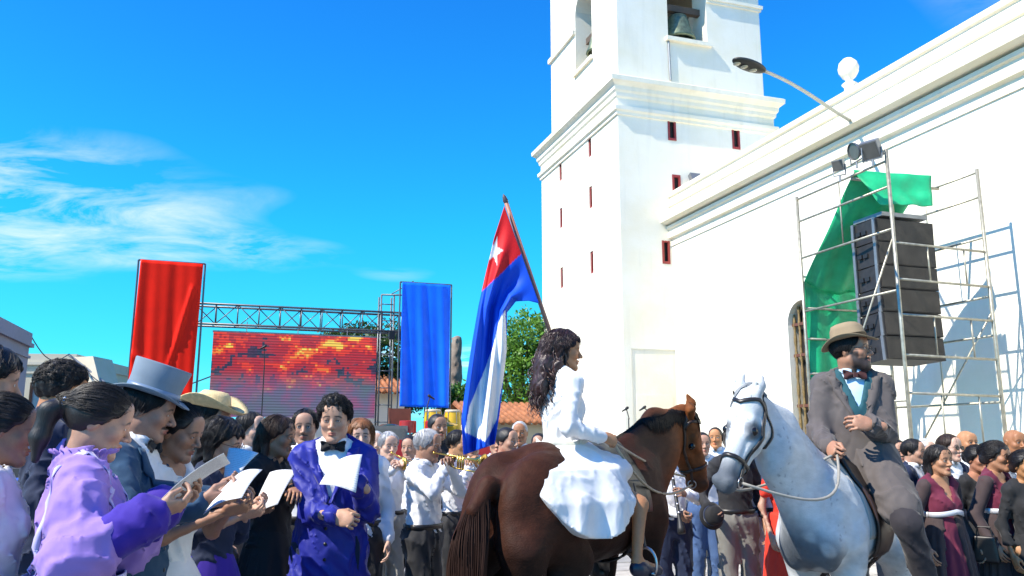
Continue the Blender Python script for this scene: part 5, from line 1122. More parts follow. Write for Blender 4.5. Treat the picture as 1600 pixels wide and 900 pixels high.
def house(label, P0, u, w, dep, hgt, wallm, roof, wins=(), rise=1.2, over=.35):
    """P0: left foot of the front, u: direction of the front"""
    u = Vector(u).normalized(); v = Vector((-u.y, u.x, 0)); o = empty('house', P0, math.atan2(u.y, u.x), label, 'house')
    Pn = lambda x, z: Vector((x, 0, z)); mb = holed(0, w, 0, hgt, [x[:4] for x in wins], Pn, Vector((0, 1, 0)), .18); mb.add([(0, 0, 0), (0, dep, 0), (0, dep, hgt), (0, 0, hgt), (w, 0, 0), (w, dep, 0), (w, dep, hgt), (w, 0, hgt)], [[3, 2, 1, 0], [4, 5, 6, 7], [1, 5, 6, 2]]); mb.build('wall', wallm, o)
    for x in wins:
        a, b, c, d = x[:4]; mb = MB()
        for q in ((a, a + .07, c, d), (b - .07, b, c, d), (a + .07, b - .07, c, c + .07), (a + .07, b - .07, d - .07, d)): mb.box(q[0], q[1], .05, .12, q[2], q[3])
        wn = mb.build('window', M_WOOD, o); MB().box(a, b, .14, .16, c, d).build('pane', mat('house_glass', (.3, .33, .36), .12), wn)
    if roof == 'tile':
        r = MB().add([(-over, -over, hgt), (w + over, -over, hgt), (w + over, dep / 2, hgt + rise), (-over, dep / 2, hgt + rise), (-over, dep + over, hgt), (w + over, dep + over, hgt)], [[0, 1, 2, 3], [3, 2, 5, 4]]).build('roof', M_TILE, o)
        mb = MB(); k = int((w + 2 * over) / .19)
        for i in range(k): x = -over + .1 + i * .19; mb.tube([(x, -over - .03, hgt + .02), (x, dep / 2, hgt + rise + .02)], .075, 6)
        t = mb.build('tile_courses', M_TILE, r, smooth=True); t['kind'] = 'stuff'
    elif roof == 'flat':
        MB().box(-.1, w + .1, -.12, dep, hgt, hgt + .12).build('cornice', wallm, o); MB().box(-.04, w + .04, -.05, dep, hgt + .12, hgt + .45).build('parapet', wallm, o)
        MB().box(-.05, w + .05, -.06, .0, hgt - .35, hgt - .27).build('string_course', wallm, o)
    return o
e1 = at(48, 521, 26); P0 = Vector((e1.x, e1.y, 0)) - AV * 11
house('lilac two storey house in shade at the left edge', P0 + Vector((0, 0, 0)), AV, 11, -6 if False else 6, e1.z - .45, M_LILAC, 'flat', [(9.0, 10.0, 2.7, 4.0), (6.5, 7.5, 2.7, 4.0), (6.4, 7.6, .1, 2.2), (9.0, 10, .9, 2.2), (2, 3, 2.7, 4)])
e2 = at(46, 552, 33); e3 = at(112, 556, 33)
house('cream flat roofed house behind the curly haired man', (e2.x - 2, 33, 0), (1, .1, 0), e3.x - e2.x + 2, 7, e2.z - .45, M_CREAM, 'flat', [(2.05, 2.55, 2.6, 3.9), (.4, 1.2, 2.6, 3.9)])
o = empty('awning', at(112, 560, 32.8), 0, 'sloping concrete awning on the cream house', 'awning'); d1 = at(156, 600, 32.2) - o.location; MB().prism([(0, 0, .05), (.9, -.1, .08), tuple(d1), (d1.x - .25, d1.y, d1.z - .05), (.0, 0, -.95)], (0, 1.6, 0)).build('canopy', M_CREAM, o); MB().tube([(.02, -.3, .12), (d1.x + .05, -.35, d1.z + .08)], .05, 6).build('edge', M_GREYM, o)
p = ground_pt(570, 25); house('white house with old tiled eave right of the video screen', (p.x - 2.2, 24.2, 0), tuple(BV), 3.5, 5, 3.0, M_WALL, 'tile', [(1.4, 2.2, .2, 2.0)], .8)
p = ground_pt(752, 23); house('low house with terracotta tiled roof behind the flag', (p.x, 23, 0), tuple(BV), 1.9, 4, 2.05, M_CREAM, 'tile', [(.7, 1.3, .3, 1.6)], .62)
for k, (a, b, s_) in enumerate((((0, 505, 25.5), (48, 524, 26), .2), ((48, 524, 26), (108, 553, 32), .5), ((108, 553, 32.5), (330, 588, 22), 1.0), ((135, 575, 32), (215, 600, 24), .6))):
    p, q = at(*a), at(*b); o = MB().tube([p + (q - p) * t - UP * s_ * math.sin(math.pi * t) for t in np.linspace(0, 1, 12)], .018, 5).build('overhead_cable', M_BLACK); tag(o, ['thin black cable along the lilac house top', 'black cable sagging between the lilac and cream houses', 'long black cable sagging from the cream house towards the screen', 'lower black cable beside the concrete awning'][k], 'cable', 'overhead cables')
# ---------------------------------------------------------------- horses, riders
def sstep(v, a, b): t = np.clip((v - a) / (b - a), 0, 1); return t * t * (3 - 2 * t)
def grey_coat(V, hu, hw, hl):
    n = wrinkle(V, 7.0, ph=.4) * .5 + wrinkle(V, 19.0, ph=1.1) * .3
    c = np.tile(v3((.47, .49, .50)), (len(V), 1)) * (1 + .13 * n)[:, None]
    def mix(m, col): m = np.clip(m, 0, 1)[:, None]; c[:] = c * (1 - m) + v3(col) * m
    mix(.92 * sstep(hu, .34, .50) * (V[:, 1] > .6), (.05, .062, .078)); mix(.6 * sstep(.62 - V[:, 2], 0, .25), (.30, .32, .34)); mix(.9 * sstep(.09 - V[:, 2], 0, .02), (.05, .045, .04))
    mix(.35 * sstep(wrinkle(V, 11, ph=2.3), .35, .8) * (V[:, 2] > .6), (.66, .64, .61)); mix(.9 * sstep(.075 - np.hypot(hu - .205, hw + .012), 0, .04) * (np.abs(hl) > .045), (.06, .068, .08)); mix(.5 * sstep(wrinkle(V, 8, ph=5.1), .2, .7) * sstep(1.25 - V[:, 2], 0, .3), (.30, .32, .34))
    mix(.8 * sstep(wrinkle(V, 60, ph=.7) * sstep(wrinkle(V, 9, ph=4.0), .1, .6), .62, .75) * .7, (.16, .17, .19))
    return c
def bay_coat_shaded(V, hu, hw, hl):
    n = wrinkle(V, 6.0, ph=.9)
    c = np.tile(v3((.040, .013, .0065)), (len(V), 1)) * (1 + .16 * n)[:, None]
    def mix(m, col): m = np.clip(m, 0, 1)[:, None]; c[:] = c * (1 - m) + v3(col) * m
    mix(.8 * sstep(V[:, 1], .62, .95), (.21, .068, .021)); mix(.9 * sstep(1.08 - V[:, 2], 0, .3) * (V[:, 1] < .9), (.008, .005, .004)); mix(.9 * sstep(.6 - V[:, 2], 0, .2), (.012, .009, .008))  # lower flanks and belly blackened as painted shade; dark leg points are coat colour
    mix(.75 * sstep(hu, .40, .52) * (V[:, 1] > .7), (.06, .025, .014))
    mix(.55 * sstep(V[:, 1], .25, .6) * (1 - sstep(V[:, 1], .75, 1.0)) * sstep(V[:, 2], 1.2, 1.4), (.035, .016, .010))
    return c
M_COAT = mat('horse_coat', (1, 1, 1), .62, 0, .22, 30, .3, 150, vcol=True, spec=.14, stretch=(1, .35, 1)); M_COATW = mat('horse_coat_grey', (1, 1, 1), .72, 0, .10, 30, .2, 150, vcol=True, spec=.3, stretch=(1, .35, 1))
M_LEA = mat('leather_black', (.016, .013, .012), .4, 0, .2, 20); M_LEAB = mat('leather_brown', (.035, .016, .010), .42, 0, .25, 20); M_ROPE = mat('rein_rope', (.42, .35, .24), .8, 0, .2, 60); M_PAD = mat('saddle_cloth', (.06, .05, .045), .95); M_PAD2 = mat('saddle_cloth_grey', (.34, .33, .30), .95)
HB = math.atan2(.79, .61); LB = Vector((.46, 5.1, 0)); SBH = 1.06
def to_local(w, loc, head, s): return np.array((Matrix.Rotation(-(head - math.pi / 2), 3, 'Z') @ (Vector(w) - Vector(loc))) / s)
poll = to_local(at(1072, 652, 5.98), LB, HB, SBH); muz = to_local(at(1108, 765, 6.10), LB, HB, SBH)
brown = horse('glossy brown horse seen from behind carrying the girl', LB, HB, SBH, poll, muz, to_local(at(1072, 652, 5.98) + Vector((1.0, -.35, .25)), LB, HB, SBH) - poll, M_COAT, bay_coat_shaded, (.05, -.05, .06, -.06), mat('mane_dark', (.012, .008, .006), .6, spec=.2), mat('tail_brown', (.022, .009, .006), .75, spec=.15), mane_side=-1, seed=2, thick=1.16)
HW = math.atan2(-.79, -.61); LW = Vector((2.04, 5.22, 0)); SWH = 1.0
poll2 = to_local(at(1170, 626, 4.42), LW, HW, SWH); muz2 = to_local(at(1125, 762, 4.22), LW, HW, SWH)
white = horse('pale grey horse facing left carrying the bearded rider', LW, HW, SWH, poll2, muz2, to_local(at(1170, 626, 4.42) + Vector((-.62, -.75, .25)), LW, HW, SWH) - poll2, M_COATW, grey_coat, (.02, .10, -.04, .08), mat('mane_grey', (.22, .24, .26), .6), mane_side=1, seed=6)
tack(brown, 'dark leather bridle on the brown horse', 'dark saddle under the girl on the brown horse', M_LEAB, M_LEA, M_PAD, small=True)
tack(white, 'black leather bridle on the pale grey horse', 'brown saddle under the bearded rider', M_LEA, M_LEAB, M_PAD2)
def rein(hd, label, hand, sides, m, sag=.12, r=.008, nm='rein'):
    o = empty('reins', hd['root'].location, 0, label, 'reins'); mw = hd['mw']
    for sg in sides:
        p = mw @ Vector(hd['pt'](.505, sg * .07, -.09)); q = Vector(hand); 
        mid = [p + (q - p) * t - UP * sag * math.sin(math.pi * t) + Vector(tuple((mw.to_3x3() @ Vector(hd['L'] * sg)).normalized())) * (.17 * math.sin(math.pi * t)) for t in np.linspace(0, 1, 18)]
        MB().tube([x - o.location for x in mid], r, 6).build('rein', m, o, smooth=True)

# girl
M_DRESS = cloth('girl_white', (.70, .69, .68), crease=.3); M_LACE = mat('cloth_lace', (.60, .58, .50), .9)
def girl_skirt(f, info):
    f.ell((0, .02, .98), (.19, .17, .12), .05).ell((0, .12, .90), (.30, .34, .13), .1).ell((.02, -.04, .93), (.16, .15, .08), .08)
    def pan(P):
        x, y, z = np.abs(P[:, 0]), (P[:, 1] + .20) * .9, P[:, 2]
        # bell of cloth over both flanks of the horse
        hemz = .565 + .42 * (np.clip(np.abs(y - .10) / np.where(y < .1, .40, .44), 0, 1)) ** 2.2
        r = np.interp(z, [.3, .55, .75, .92, 1.02], [.47, .465, .44, .34, .16]) + .016 * np.sin(y * 30 + 1.8 * np.sin(z * 5) + 3 * z) * np.clip((.95 - z) * 4, 0, 1)
        d = np.sqrt((x / 1.0) ** 2 + (np.maximum(np.abs(y - .08) - .16, 0) / .62) ** 2) - r
        return np.maximum(np.maximum(np.maximum(d * .8, hemz - z), z - 1.02), -(P[:, 1] - .06 + .56 * np.clip((P[:, 0] - .10) / .18, 0, 1)) * .8)
    f.func(pan, (-.5, -.75, .4), (.5, .5, 1.05), .04)
    f.noise(-.005, 16, (1.6, 1.6, .2), .6)
gl_legs = [((.09, .02, .93), (.33, .30, .72), (.38, .22, .42)), ((-.09, .02, .93), (-.33, .30, .72), (-.38, .22, .42))]
gi = person('girl in a white dress with long curly hair riding the brown horse', 880, 548, 4.85, 34, fem=True, lod=0, skin=(.42, .19, .085), scale=.99, head=(-28, -3), hair='long', hairc='dark_brown', legs=gl_legs,
    arms=dict(R=dict(t=('px', 944, 684, 4.72), pole=(.3, -.6, -1), palm=(-1, 0, -.3), curl=1.25, thumb=.8), L=dict(t=('px', 893, 636, 5.16), pole=(.2, .4, -1), palm=(1, 0, 0), curl=1.3, thumb=.9)),
    clothes=[('bodice', M_DRESS, dict(neck='round', off=.007, sleeve=1.9, aw=1.05, slo=.004, wr=.008, hem=1.0, puff=.003)), ('custom', M_DRESS, dict(name='skirt', fn=girl_skirt, h=.011))], heado=dict(open=.6, gx=.2), seed=3, shoes=(.012, .016, .035))
o = MB(); an = np.linspace(0, 2 * math.pi, 33); rows = [[(math.cos(a) * .162, math.sin(a) * .138 + .004, z + .012 * math.sin(5 * a)) for a in an] for z in (1.03, 1.055, 1.08)]; o.grid(np.array(rows), -.006).build('sash', M_LACE, gi['root'], smooth=True)
hand = lambda info, sd, u=.08, v=0, w=-.02: info['root'].location + Matrix.Rotation(info['root'].rotation_euler.z, 3, 'Z') @ (Vector(info['A'][sd]['W'] + info['hands'][sd][0] @ np.array([u, v, w])) * info['s'])
rein(brown, 'pale rope reins from the brown horse bit to the girl', hand(gi, 'R'), (-1, 1), M_ROPE, .10)

# flag
fl = empty('flag', at(905, 655, 5.3), 0, 'red, blue and white striped flag with white star hanging from a slanting pole', 'flag')
ptop, pbot = at(790, 314, 5.12), at(912, 675, 5.32)
MB().tube([ptop - fl.location, pbot - fl.location], .014, 8).build('pole', mat('pole_wood', (.33, .14, .09), .5), fl, smooth=True)
MB().lathe([(0, .05), (.012, .03), (.018, .0), (.012, -.02)], ptop - fl.location, (ptop - pbot), 10).build('finial', mat('finial_dark', (.08, .05, .05), .4), fl, smooth=True)
NU, NV = 80, 160; RED, BLU, WHT = (.62, .012, .016), (.006, .075, .60), (.80, .80, .80)
Lc = np.array([(788, 322), (772, 372), (760, 424), (748, 478), (738, 535), (729, 595), (721, 655), (724, 711)], float); Rc = np.array([(842, 474), (826, 470), (806, 471), (792, 488), (791, 550), (785, 603), (780, 650), (773, 694)], float)
tt = np.linspace(0, 1, 8); P = np.zeros((NU, NV, 3)); colr = np.zeros((NU, NV, 3))
star = [(773 + (21 if k % 2 == 0 else 8) * .62 * math.sin(k * math.pi / 5 + .3), 392 - (21 if k % 2 == 0 else 8) * 1.15 * math.cos(k * math.pi / 5 + .3)) for k in range(10)]
wpoly = [(789, 484), (792, 560), (781, 618), (777, 655), (758, 690), (726, 675), (733, 635), (748, 600), (770, 545), (779, 505)]
def in_poly(x, y, poly):
    c = False; j = len(poly) - 1
    for i in range(len(poly)):
        if (poly[i][1] > y) != (poly[j][1] > y) and x < (poly[j][0] - poly[i][0]) * (y - poly[i][1]) / (poly[j][1] - poly[i][1]) + poly[i][0]: c = not c
        j = i
    return c
for i in range(NU):
    u = i / (NU - 1)
    for j in range(NV):
        v = j / (NV - 1); b = min(v / .30, 1); b = b * b * (3 - 2 * b)
        lx, ly = np.interp(v, tt, Lc[:, 0]), np.interp(v, tt, Lc[:, 1]); rx, ry = np.interp(v, tt, Rc[:, 0]), np.interp(v, tt, Rc[:, 1])
        px_, py_ = lx + (rx - lx) * u, ly + (ry - ly) * u
        Yd = 5.10 + .02 * u + (.05 * math.sin(u * 10 + v * 4 + 1) + .022 * math.sin(u * 23 - v * 6)) * min(v * 4, 1) * (.5 + .5 * v) - .04 * v
        P[i, j] = at(px_, py_, Yd) - fl.location
        cst = RED if py_ < 452 + (px_ - 757) * (393 - 452) / (818 - 757) else (WHT if in_poly(px_, py_, wpoly) else BLU)
        if in_poly(px_, py_, star): cst = WHT
        colr[i, j] = cst
idx = np.arange(NU * NV).reshape(NU, NV); Q = np.stack([idx[:-1, :-1], idx[1:, :-1], idx[1:, 1:], idx[:-1, 1:]], -1).reshape(-1, 4)
M_FLAG = mat('flag_cloth', (1, 1, 1), .6, 0, .05, 5, .1, 300, vcol=True, spec=.2)
fo = mesh_np('cloth', P.reshape(-1, 3), Q, M_FLAG, fl, colr.reshape(-1, 3)); sm = fo.modifiers.new('thickness', 'SOLIDIFY'); sm.thickness = .002

# bearded rider
M_COATR = cloth('rider_coat', (.088, .074, .070)); M_VEST = cloth('rider_vest', (.01, .07, .09)); M_SHB = cloth('shirt_blue', (.42, .58, .72)); M_BOWR = cloth('bow_maroon', (.05, .012, .012)); M_GAIT = cloth('gaiters', (.022, .018, .022))
dr = R(-127.7 + 100); rot = lambda p: (p[0] * math.cos(dr) - p[1] * math.sin(dr), p[0] * math.sin(dr) + p[1] * math.cos(dr), p[2])
rl = [tuple(rot(p) for p in ((.09, .02, .93), (.22, .22, .68), (.26, .0, .30))), tuple(rot(p) for p in ((-.09, .02, .93), (-.29, .27, .68), (-.33, .06, .28)))]
def coat_skirts(f, info):
    for h_, kn, an in rl:
        h_, kn, an = map(np.array, (h_, kn, an)); f.cone(h_ + (0, 0, .06), h_ + (kn - h_) * .78 + (0, 0, .01), .125, .108, .06)
    f.ell((0, -.02, .95), (.20, .17, .16), .06); f.noise(-.012, 22, (1, 1, .8), 2.0); f.noise(-.005, 50, (1, 1, .8), 1.0)
def gaiters(f, info):
    for h_, kn, an in rl:
        h_, kn, an = map(np.array, (h_, kn, an)); f.cone(h_ + (kn - h_) * .45, kn, .095, .070, .03); f.cone(kn, an, .072, .055, .03)
    f.noise(-.008, 24, (1, 1, .8), 1.0); f.noise(-.003, 50, (1, 1, .8), 2.0)
ri = person('bearded man in a grey coat and tan hat riding the pale horse', 1330, 548, 5.2, -100, lod=0, skin=(.38, .19, .115), scale=1.1, head=(62, 4), hair='short', legs=rl, fat=.004,
    arms=dict(L=dict(t=('px', 1362, 664, 4.90), pole=(-.35, -.5, -1), palm=(.2, -1, -.3), dir=(.95, .2, .12), curl=.75, thumb=.5), R=dict(t=('px', 1296, 698, 4.92), pole=(.3, -.6, -.8), palm=(-.4, -.6, 0), curl=1.2, thumb=.8)),
    clothes=[('shirt', M_SHB, dict(collar=1, bow=M_BOWR, sleeve=0, hem=1.2, off=.0, wr=.002)), ('vest', M_VEST, dict(neck='v', vz=1.27, vw=.065, sleeve=0, wr=.001, off=.013)), ('coat', M_COATR, dict(neck='v', vz=1.13, vw=.095, hem=.86, off=.020, slo=.0, wr=.010)), ('custom', M_COATR, dict(name='coat_skirts', fn=coat_skirts, h=.012)), ('custom', M_GAIT, dict(name='gaiters', fn=gaiters, h=.012))],
    hat=dict(kind='fedora', m=mat('hat_tan', (.27, .20, .12), .9, 0, .12, 12, .15, 200), band=cloth('band_tan', (.17, .12, .07)), curl=.03, dip=.03, tilt=6), heado=dict(beard=(.016, .012, .012), open=.6, gx=-.1), glasses='wire', seed=5, shoes=(.012, .010, .010))
rein(white, 'pale reins from the grey horse bit to the rider', hand(ri, 'R'), (-1, 1), mat('rein_grey', (.30, .28, .24), .7), .14)
for nm_, inf, hd_, ft in (('stirrup', gi, brown, 0), ('stirrup', ri, white, 1)):
    r_ = inf['root']; l_ = (gl_legs if ft == 0 else rl)
    for q in range(2):
        an = Vector(l_[q][2]); wl = r_.location + Matrix.Rotation(r_.rotation_euler.z, 3, 'Z') @ (Vector((an[0], an[1] + .07, an[2] - .09)) * inf['s'])
        o = empty('stirrup', wl, 0, ['stirrup at the near foot of the girl', 'stirrup at the far foot of the girl', 'stirrup at the far foot of the bearded rider', 'stirrup at the near foot of the bearded rider'][ft * 2 + q], 'stirrup', 'stirrups'); kx = math.atan2(hd_['mw'][1][0], hd_['mw'][0][0]); o.rotation_euler = (0, 0, kx)
        MB().tube([(.065 * math.cos(a), 0, .075 + .085 * math.sin(a)) for a in np.linspace(-.6, math.pi + .6, 14)] + [(.055, 0, .025)], .008, 6).build('iron', M_STEEL, o, smooth=True); MB().box(-.05, .05, -.02, .02, .012, .02).build('tread', M_BLACK, o)
        MB().tube([(0, 0, .16), ((-.09 if (q == 0) else .09) , .05, .50)], .012, 6, flat=.4).build('leather', M_LEA, o)
# ---------------------------------------------------------------- the people on foot
WHT_ = cloth('white', (.74, .74, .75)); WHT2 = cloth('white_dress', (.72, .70, .68)); NAVY = cloth('navy', (.006, .014, .045)); TEAL = cloth('teal_navy', (.010, .048, .105)); BLKC = cloth('black', (.010, .010, .011)); ROYAL = mat('cloth_royal', (.004, .010, .24), .6, 0, .12, 9, .08, 300, sheen=.1, crease=.6)
LILAC = cloth('lilac', (.28, .17, .50)); VIOL = cloth('violet', (.032, .009, .26)); BURG = cloth('burgundy', (.12, .010, .034)); SHEER = cloth('sheer_dark', (.045, .028, .028)); SILV = mat('silver_trim', (.62, .62, .66), .35, .3); GREYT = cloth('grey_trousers', (.17, .165, .15)); STONE = cloth('stone_trousers', (.30, .29, .26)); JEAN = cloth('jeans', (.05, .10, .22)); GREYS = cloth('grey_suit', (.24, .26, .29)); REDC = cloth('red_dress', (.62, .03, .01)); BLKW = cloth('black_trousers', (.018, .018, .02)); SKYB = cloth('pale_blue', (.45, .58, .74))
M_PAPER = mat('paper', (.66, .66, .66), .8, 0, .05, 6)
def paper_mat():
    def bd(n, l, b):
        tc = n.new('ShaderNodeTexCoord'); wv = n.new('ShaderNodeTexWave'); wv.bands_direction = 'Y'; wv.inputs['Scale'].default_value = 5.5; mp = n.new('ShaderNodeMapping'); l.new(tc.outputs['UV'], wv.inputs[0])
        nz = n.new('ShaderNodeTexNoise'); nz.inputs['Scale'].default_value = 40; l.new(tc.outputs['UV'], nz.inputs[0])
        m = n.new('ShaderNodeMath'); m.operation = 'MULTIPLY'; l.new(wv.outputs[0], m.inputs[0]); l.new(nz.outputs[0], m.inputs[1])
        r = n.new('ShaderNodeMapRange'); r.inputs[1].default_value = .40; r.inputs[2].default_value = .52; r.inputs[3].default_value = .70; r.inputs[4].default_value = .42; l.new(m.outputs[0], r.inputs[0]); l.new(r.outputs[0], b.inputs['Base Color']); b.inputs['Roughness'].default_value = .8
    return project_mat_lines('paper_print', bd)
M_PRINT = paper_mat()
def sheet_of_paper(label, c, bend=.02, m=None):
    m = M_PRINT
    c = [at(*x) for x in c]; nu, nv = 9, 13; P = np.zeros((nu, nv, 3)); nn = (c[1] - c[0]).cross(c[3] - c[0]).normalized()
    for i in range(nu):
        for j in range(nv): u, v = i / (nu - 1), j / (nv - 1); P[i, j] = c[0] * (1 - u) * (1 - v) + c[1] * u * (1 - v) + c[2] * u * v + c[3] * (1 - u) * v + nn * bend * (math.sin(math.pi * u) + .5 * math.sin(math.pi * v))
    o = MB().grid(P, .0012).build('paper_sheet', m or M_PAPER, None, smooth=True); uv = o.data.uv_layers.new(name='UVMap')
    n = nu * nv
    for lp_ in o.data.loops: k = lp_.vertex_index % n; uv.data[lp_.index].uv = (k // nv / (nu - 1), k % nv / (nv - 1))
    tag(o, label, 'paper sheet', 'sheets held by the costumed readers'); return o
HOLD = lambda px, py, Y, sg=1, **k: dict(dict(t=('px', px, py, Y), pole=(sg * .7, -.3, -1), palm=(-sg * .55, -.1, .75), dir=(-sg * .15, .95, .22), curl=.8, thumb=.6), **k)
G1 = 'costumed readers on the left'
# girl in lilac
def puff_cuff(f, info, sd='R'):
    if 1:
        a = info['A'][sd]; f.cone(a['E'] + (a['W'] - a['E']) * .45, a['E'] + (a['W'] - a['E']) * .86, .072, .075, .02)
    f.noise(-.008, 40, (1, 1, 1), .4)
pu = person('girl in a lilac ruffled dress with dark tied hair reading', 150, 658, 2.85, 30, G1, True, 0, 'tan', dict(R=HOLD(244, 800, 2.62), L=HOLD(262, 782, 2.9, -1)), head=(-4, -17), hair='pony', heado=dict(open=.15), seed=1,
    clothes=[('bodice', LILAC, dict(neck='round', off=.022, sleeve=1.5, puffy=True, slo=.012, hem=.98, wr=.011, wf=24)), ('custom', VIOL, dict(name='cuff', fn=puff_cuff)), ('custom', VIOL, dict(name='cuff', fn=lambda f, q: puff_cuff(f, q, 'L'))), ('skirt', VIOL, dict(r1=.46, r0=.16, pleats=13, top=1.06))])
r_ = pu['root']; an = np.linspace(0, 2 * math.pi, 121)
MB().grid(np.array([[(math.cos(a) * (rr + .007 * math.sin(23 * a) * k), math.sin(a) * (rr + .007 * math.sin(23 * a) * k) * 1.02 - .006, z + .006 * math.sin(23 * a + 1) * k) for a in an] for rr, z, k in ((.078, 1.452, 0), (.074, 1.475, .4), (.083, 1.497, .9), (.098, 1.505, 1.4))]), .003).build('ruffle_collar', LILAC, r_, smooth=True)
MB().grid(np.array([[(math.cos(a) * .178, math.sin(a) * .15, z) for a in an[::4]] for z in (1.035, 1.06, 1.085, 1.11)]), -.006).build('sash', SILV if False else cloth('sash_pale', (.50, .48, .68)), r_, smooth=True)
for sg in (-1, 1):
    pth = [(sg * .11, .10, 1.20), (sg * .115, .08, 1.38), (sg * .11, -.01, 1.475), (sg * .10, -.09, 1.40), (sg * .06, -.125, 1.2), (sg * .02, -.13, 1.1)]; P = []
    for i in range(len(pth) - 1):
        for t in np.linspace(0, 1, 7, endpoint=False): P.append(np.array(pth[i]) * (1 - t) + np.array(pth[i + 1]) * t)
    P = np.array(P, np.float32); f = pu['bodice']
    for _ in range(6): P = (P - grad(f, P) * (f(P) - .004)[:, None] * .8).astype(np.float32)
    g_ = grad(f, P); T = np.gradient(P, axis=0); B = np.cross(g_, T); B /= np.linalg.norm(B, axis=1, keepdims=True) + 1e-9; MB().grid(np.stack([P - B * .012, P + B * .012], 1), .003).build('trim', cloth('trim_pale', (.46, .42, .72)), r_, smooth=True)
# far left
person('woman with dark hair in white at the left picture edge', -24, 596, 3.2, 34, G1, True, 1, 'tan', head=(0, -8), hair='wavy', clothes=[('bodice', WHT2, dict(neck='round', sleeve=1.9)), ('skirt', WHT2, dict(r1=.42))], seed=21)
person('girl in a white dress peeking in below at left edge', 4, 672, 2.9, 26, G1, True, 0, 'brown', head=(0, -8), hair='bun', heado=dict(open=.4), clothes=[('bodice', WHT2, dict(neck='round', sleeve=1.9, off=.02)), ('skirt', WHT2, dict(r1=.42))], seed=22)
person('curly haired man in dark blue behind the lilac girl', 97, 608, 4.2, 34, G1, False, 0, (.40, .17, .07), head=(0, -6), hair='curly', clothes=[('shirt', NAVY, dict(collar=1)), ('trousers', NAVY)], seed=23)
# top hat
th = person('moustached man in grey top hat and navy tailcoat reading', 228, 640, 3.45, 6, G1, False, 0, (.33, .18, .12), dict(R=HOLD(318, 786, 3.2), L=HOLD(330, 776, 3.42, -1)), head=(6, -14), hair='short', heado=dict(mou=(.03, .02, .018), open=.2, nose=1.1), fat=.008, seed=2,
    clothes=[('shirt', WHT_, dict(collar=1, bow=BLKC, sleeve=0, hem=1.1)), ('jacket', TEAL, dict(neck='v', vz=1.10, vw=.095, buttons=2, wr=.010)), ('trousers', TEAL)],
    hat=dict(kind='top', m=mat('hat_grey', (.16, .21, .26), .85, 0, .08, 14, .12, 300), band=mat('hat_ribbon', (.14, .21, .32), .4), curl=.026, dip=.016, tilt=-4))
person('young woman in a white low cut dress beside top hat', 276, 674, 3.6, -6, G1, True, 0, (.34, .17, .10), dict(R=HOLD(352, 800, 3.42), L=HOLD(362, 792, 3.6, -1)), head=(0, -16), hair='bun', heado=dict(open=.15), clothes=[('bodice', WHT2, dict(neck='scoop', sleeve=.55, off=.012)), ('skirt', WHT2, dict(r1=.5, pleats=15))], seed=3)
person('person in a wide straw hat behind the readers', 328, 655, 4.7, -10, G1, False, 1, 'brown', head=(0, -10), hair='short', clothes=[('shirt', WHT_, dict(collar=1)), ('trousers', GREYT)], seed=24, hat=dict(kind='straw', m=mat('straw', (.62, .47, .24), .8, 0, .15, 40, .4, 160), band=cloth('straw_band', (.40, .28, .13)), curl=.05, dip=.02))
person('woman with glasses and wavy dark hair in navy reading', 344, 692, 4.1, -6, G1, True, 0, (.48, .27, .18), dict(R=HOLD(378, 806, 3.9), L=HOLD(388, 796, 4.1, -1)), head=(4, -14), hair='wavy', heado=dict(open=.25), glasses='wire', clothes=[('bodice', NAVY, dict(neck='round', sleeve=1.5, off=.014)), ('skirt', VIOL, dict(r1=.4))], seed=4)
person('woman in a black dress with tied back hair reading', 434, 682, 4.9, -24, G1, True, 0, (.36, .18, .10), dict(R=HOLD(398, 800, 4.6), L=dict(t=('px', 464, 776, 4.42), pole=(-.4, -.2, -1), palm=(-.2, -.5, -.8), curl=.55, thumb=.4)), head=(16, -6), hair='lank', hairc='brown', heado=dict(open=.4), clothes=[('bodice', BLKC, dict(neck='round', sleeve=1.3, off=.012)), ('skirt', BLKC, dict(r1=.36))], seed=6)
# royal blue coat
bc = person('young man in a long royal blue coat and bow tie reading', 523, 655, 4.6, -82, G1, False, 0, (.50, .28, .18), dict(L=dict(t=('px', 558, 752, 4.36), pole=(-.25, -.6, -1), palm=(.9, -.3, .1), dir=(.55, .2, .5), curl=.8, thumb=.7), R=dict(t=('px', 522, 808, 4.32), pole=(.35, -.6, -.8), palm=(-.2, -.9, -.3), dir=(-.9, .3, -.15), curl=1.0, thumb=.5)), head=(-4, -7), hair='quiff', heado=dict(open=.3), seed=7,
    clothes=[('shirt', WHT_, dict(collar=1, bow=BLKC, sleeve=0, hem=1.0)), ('coat', ROYAL, dict(neck='v', vz=1.16, vw=.09, hem=.45, flare=.05, buttons=4, wr=.011)), ('trousers', NAVY)])
person('woman in black with her hand on the blue coat sleeve', 452, 672, 4.45, -40, G1, True, 1, 'tan', dict(L=dict(t=('px', 484, 770, 3.86), pole=(-.6, -.3, -1), palm=(.2, -.3, -1), curl=.6)), head=(8, -5), hair='bun', hairc='brown', clothes=[('bodice', BLKC, dict(neck='round', sleeve=1.85)), ('skirt', BLKC, dict(r1=.36))], seed=8) if False else None
hb = F()
sheet_of_paper('pale blue tinted sheet held by the lilac girl', [(246, 786, 2.62), (350, 708, 2.75), (360, 724, 2.98), (284, 780, 2.95)], .012)
sheet_of_paper('sheet in the hands of the top hat man', [(318, 804, 3.1), (378, 778, 3.05), (410, 734, 3.3), (368, 744, 3.38)], .015)
sheet_of_paper('small sheet standing up below the bespectacled woman', [(350, 746, 3.55), (366, 750, 3.5), (404, 708, 3.6), (358, 700, 3.7)], .01)
sheet_of_paper('sheet held low by the woman in black', [(390, 812, 4.45), (434, 788, 4.4), (464, 735, 4.6), (422, 738, 4.66)], .015)
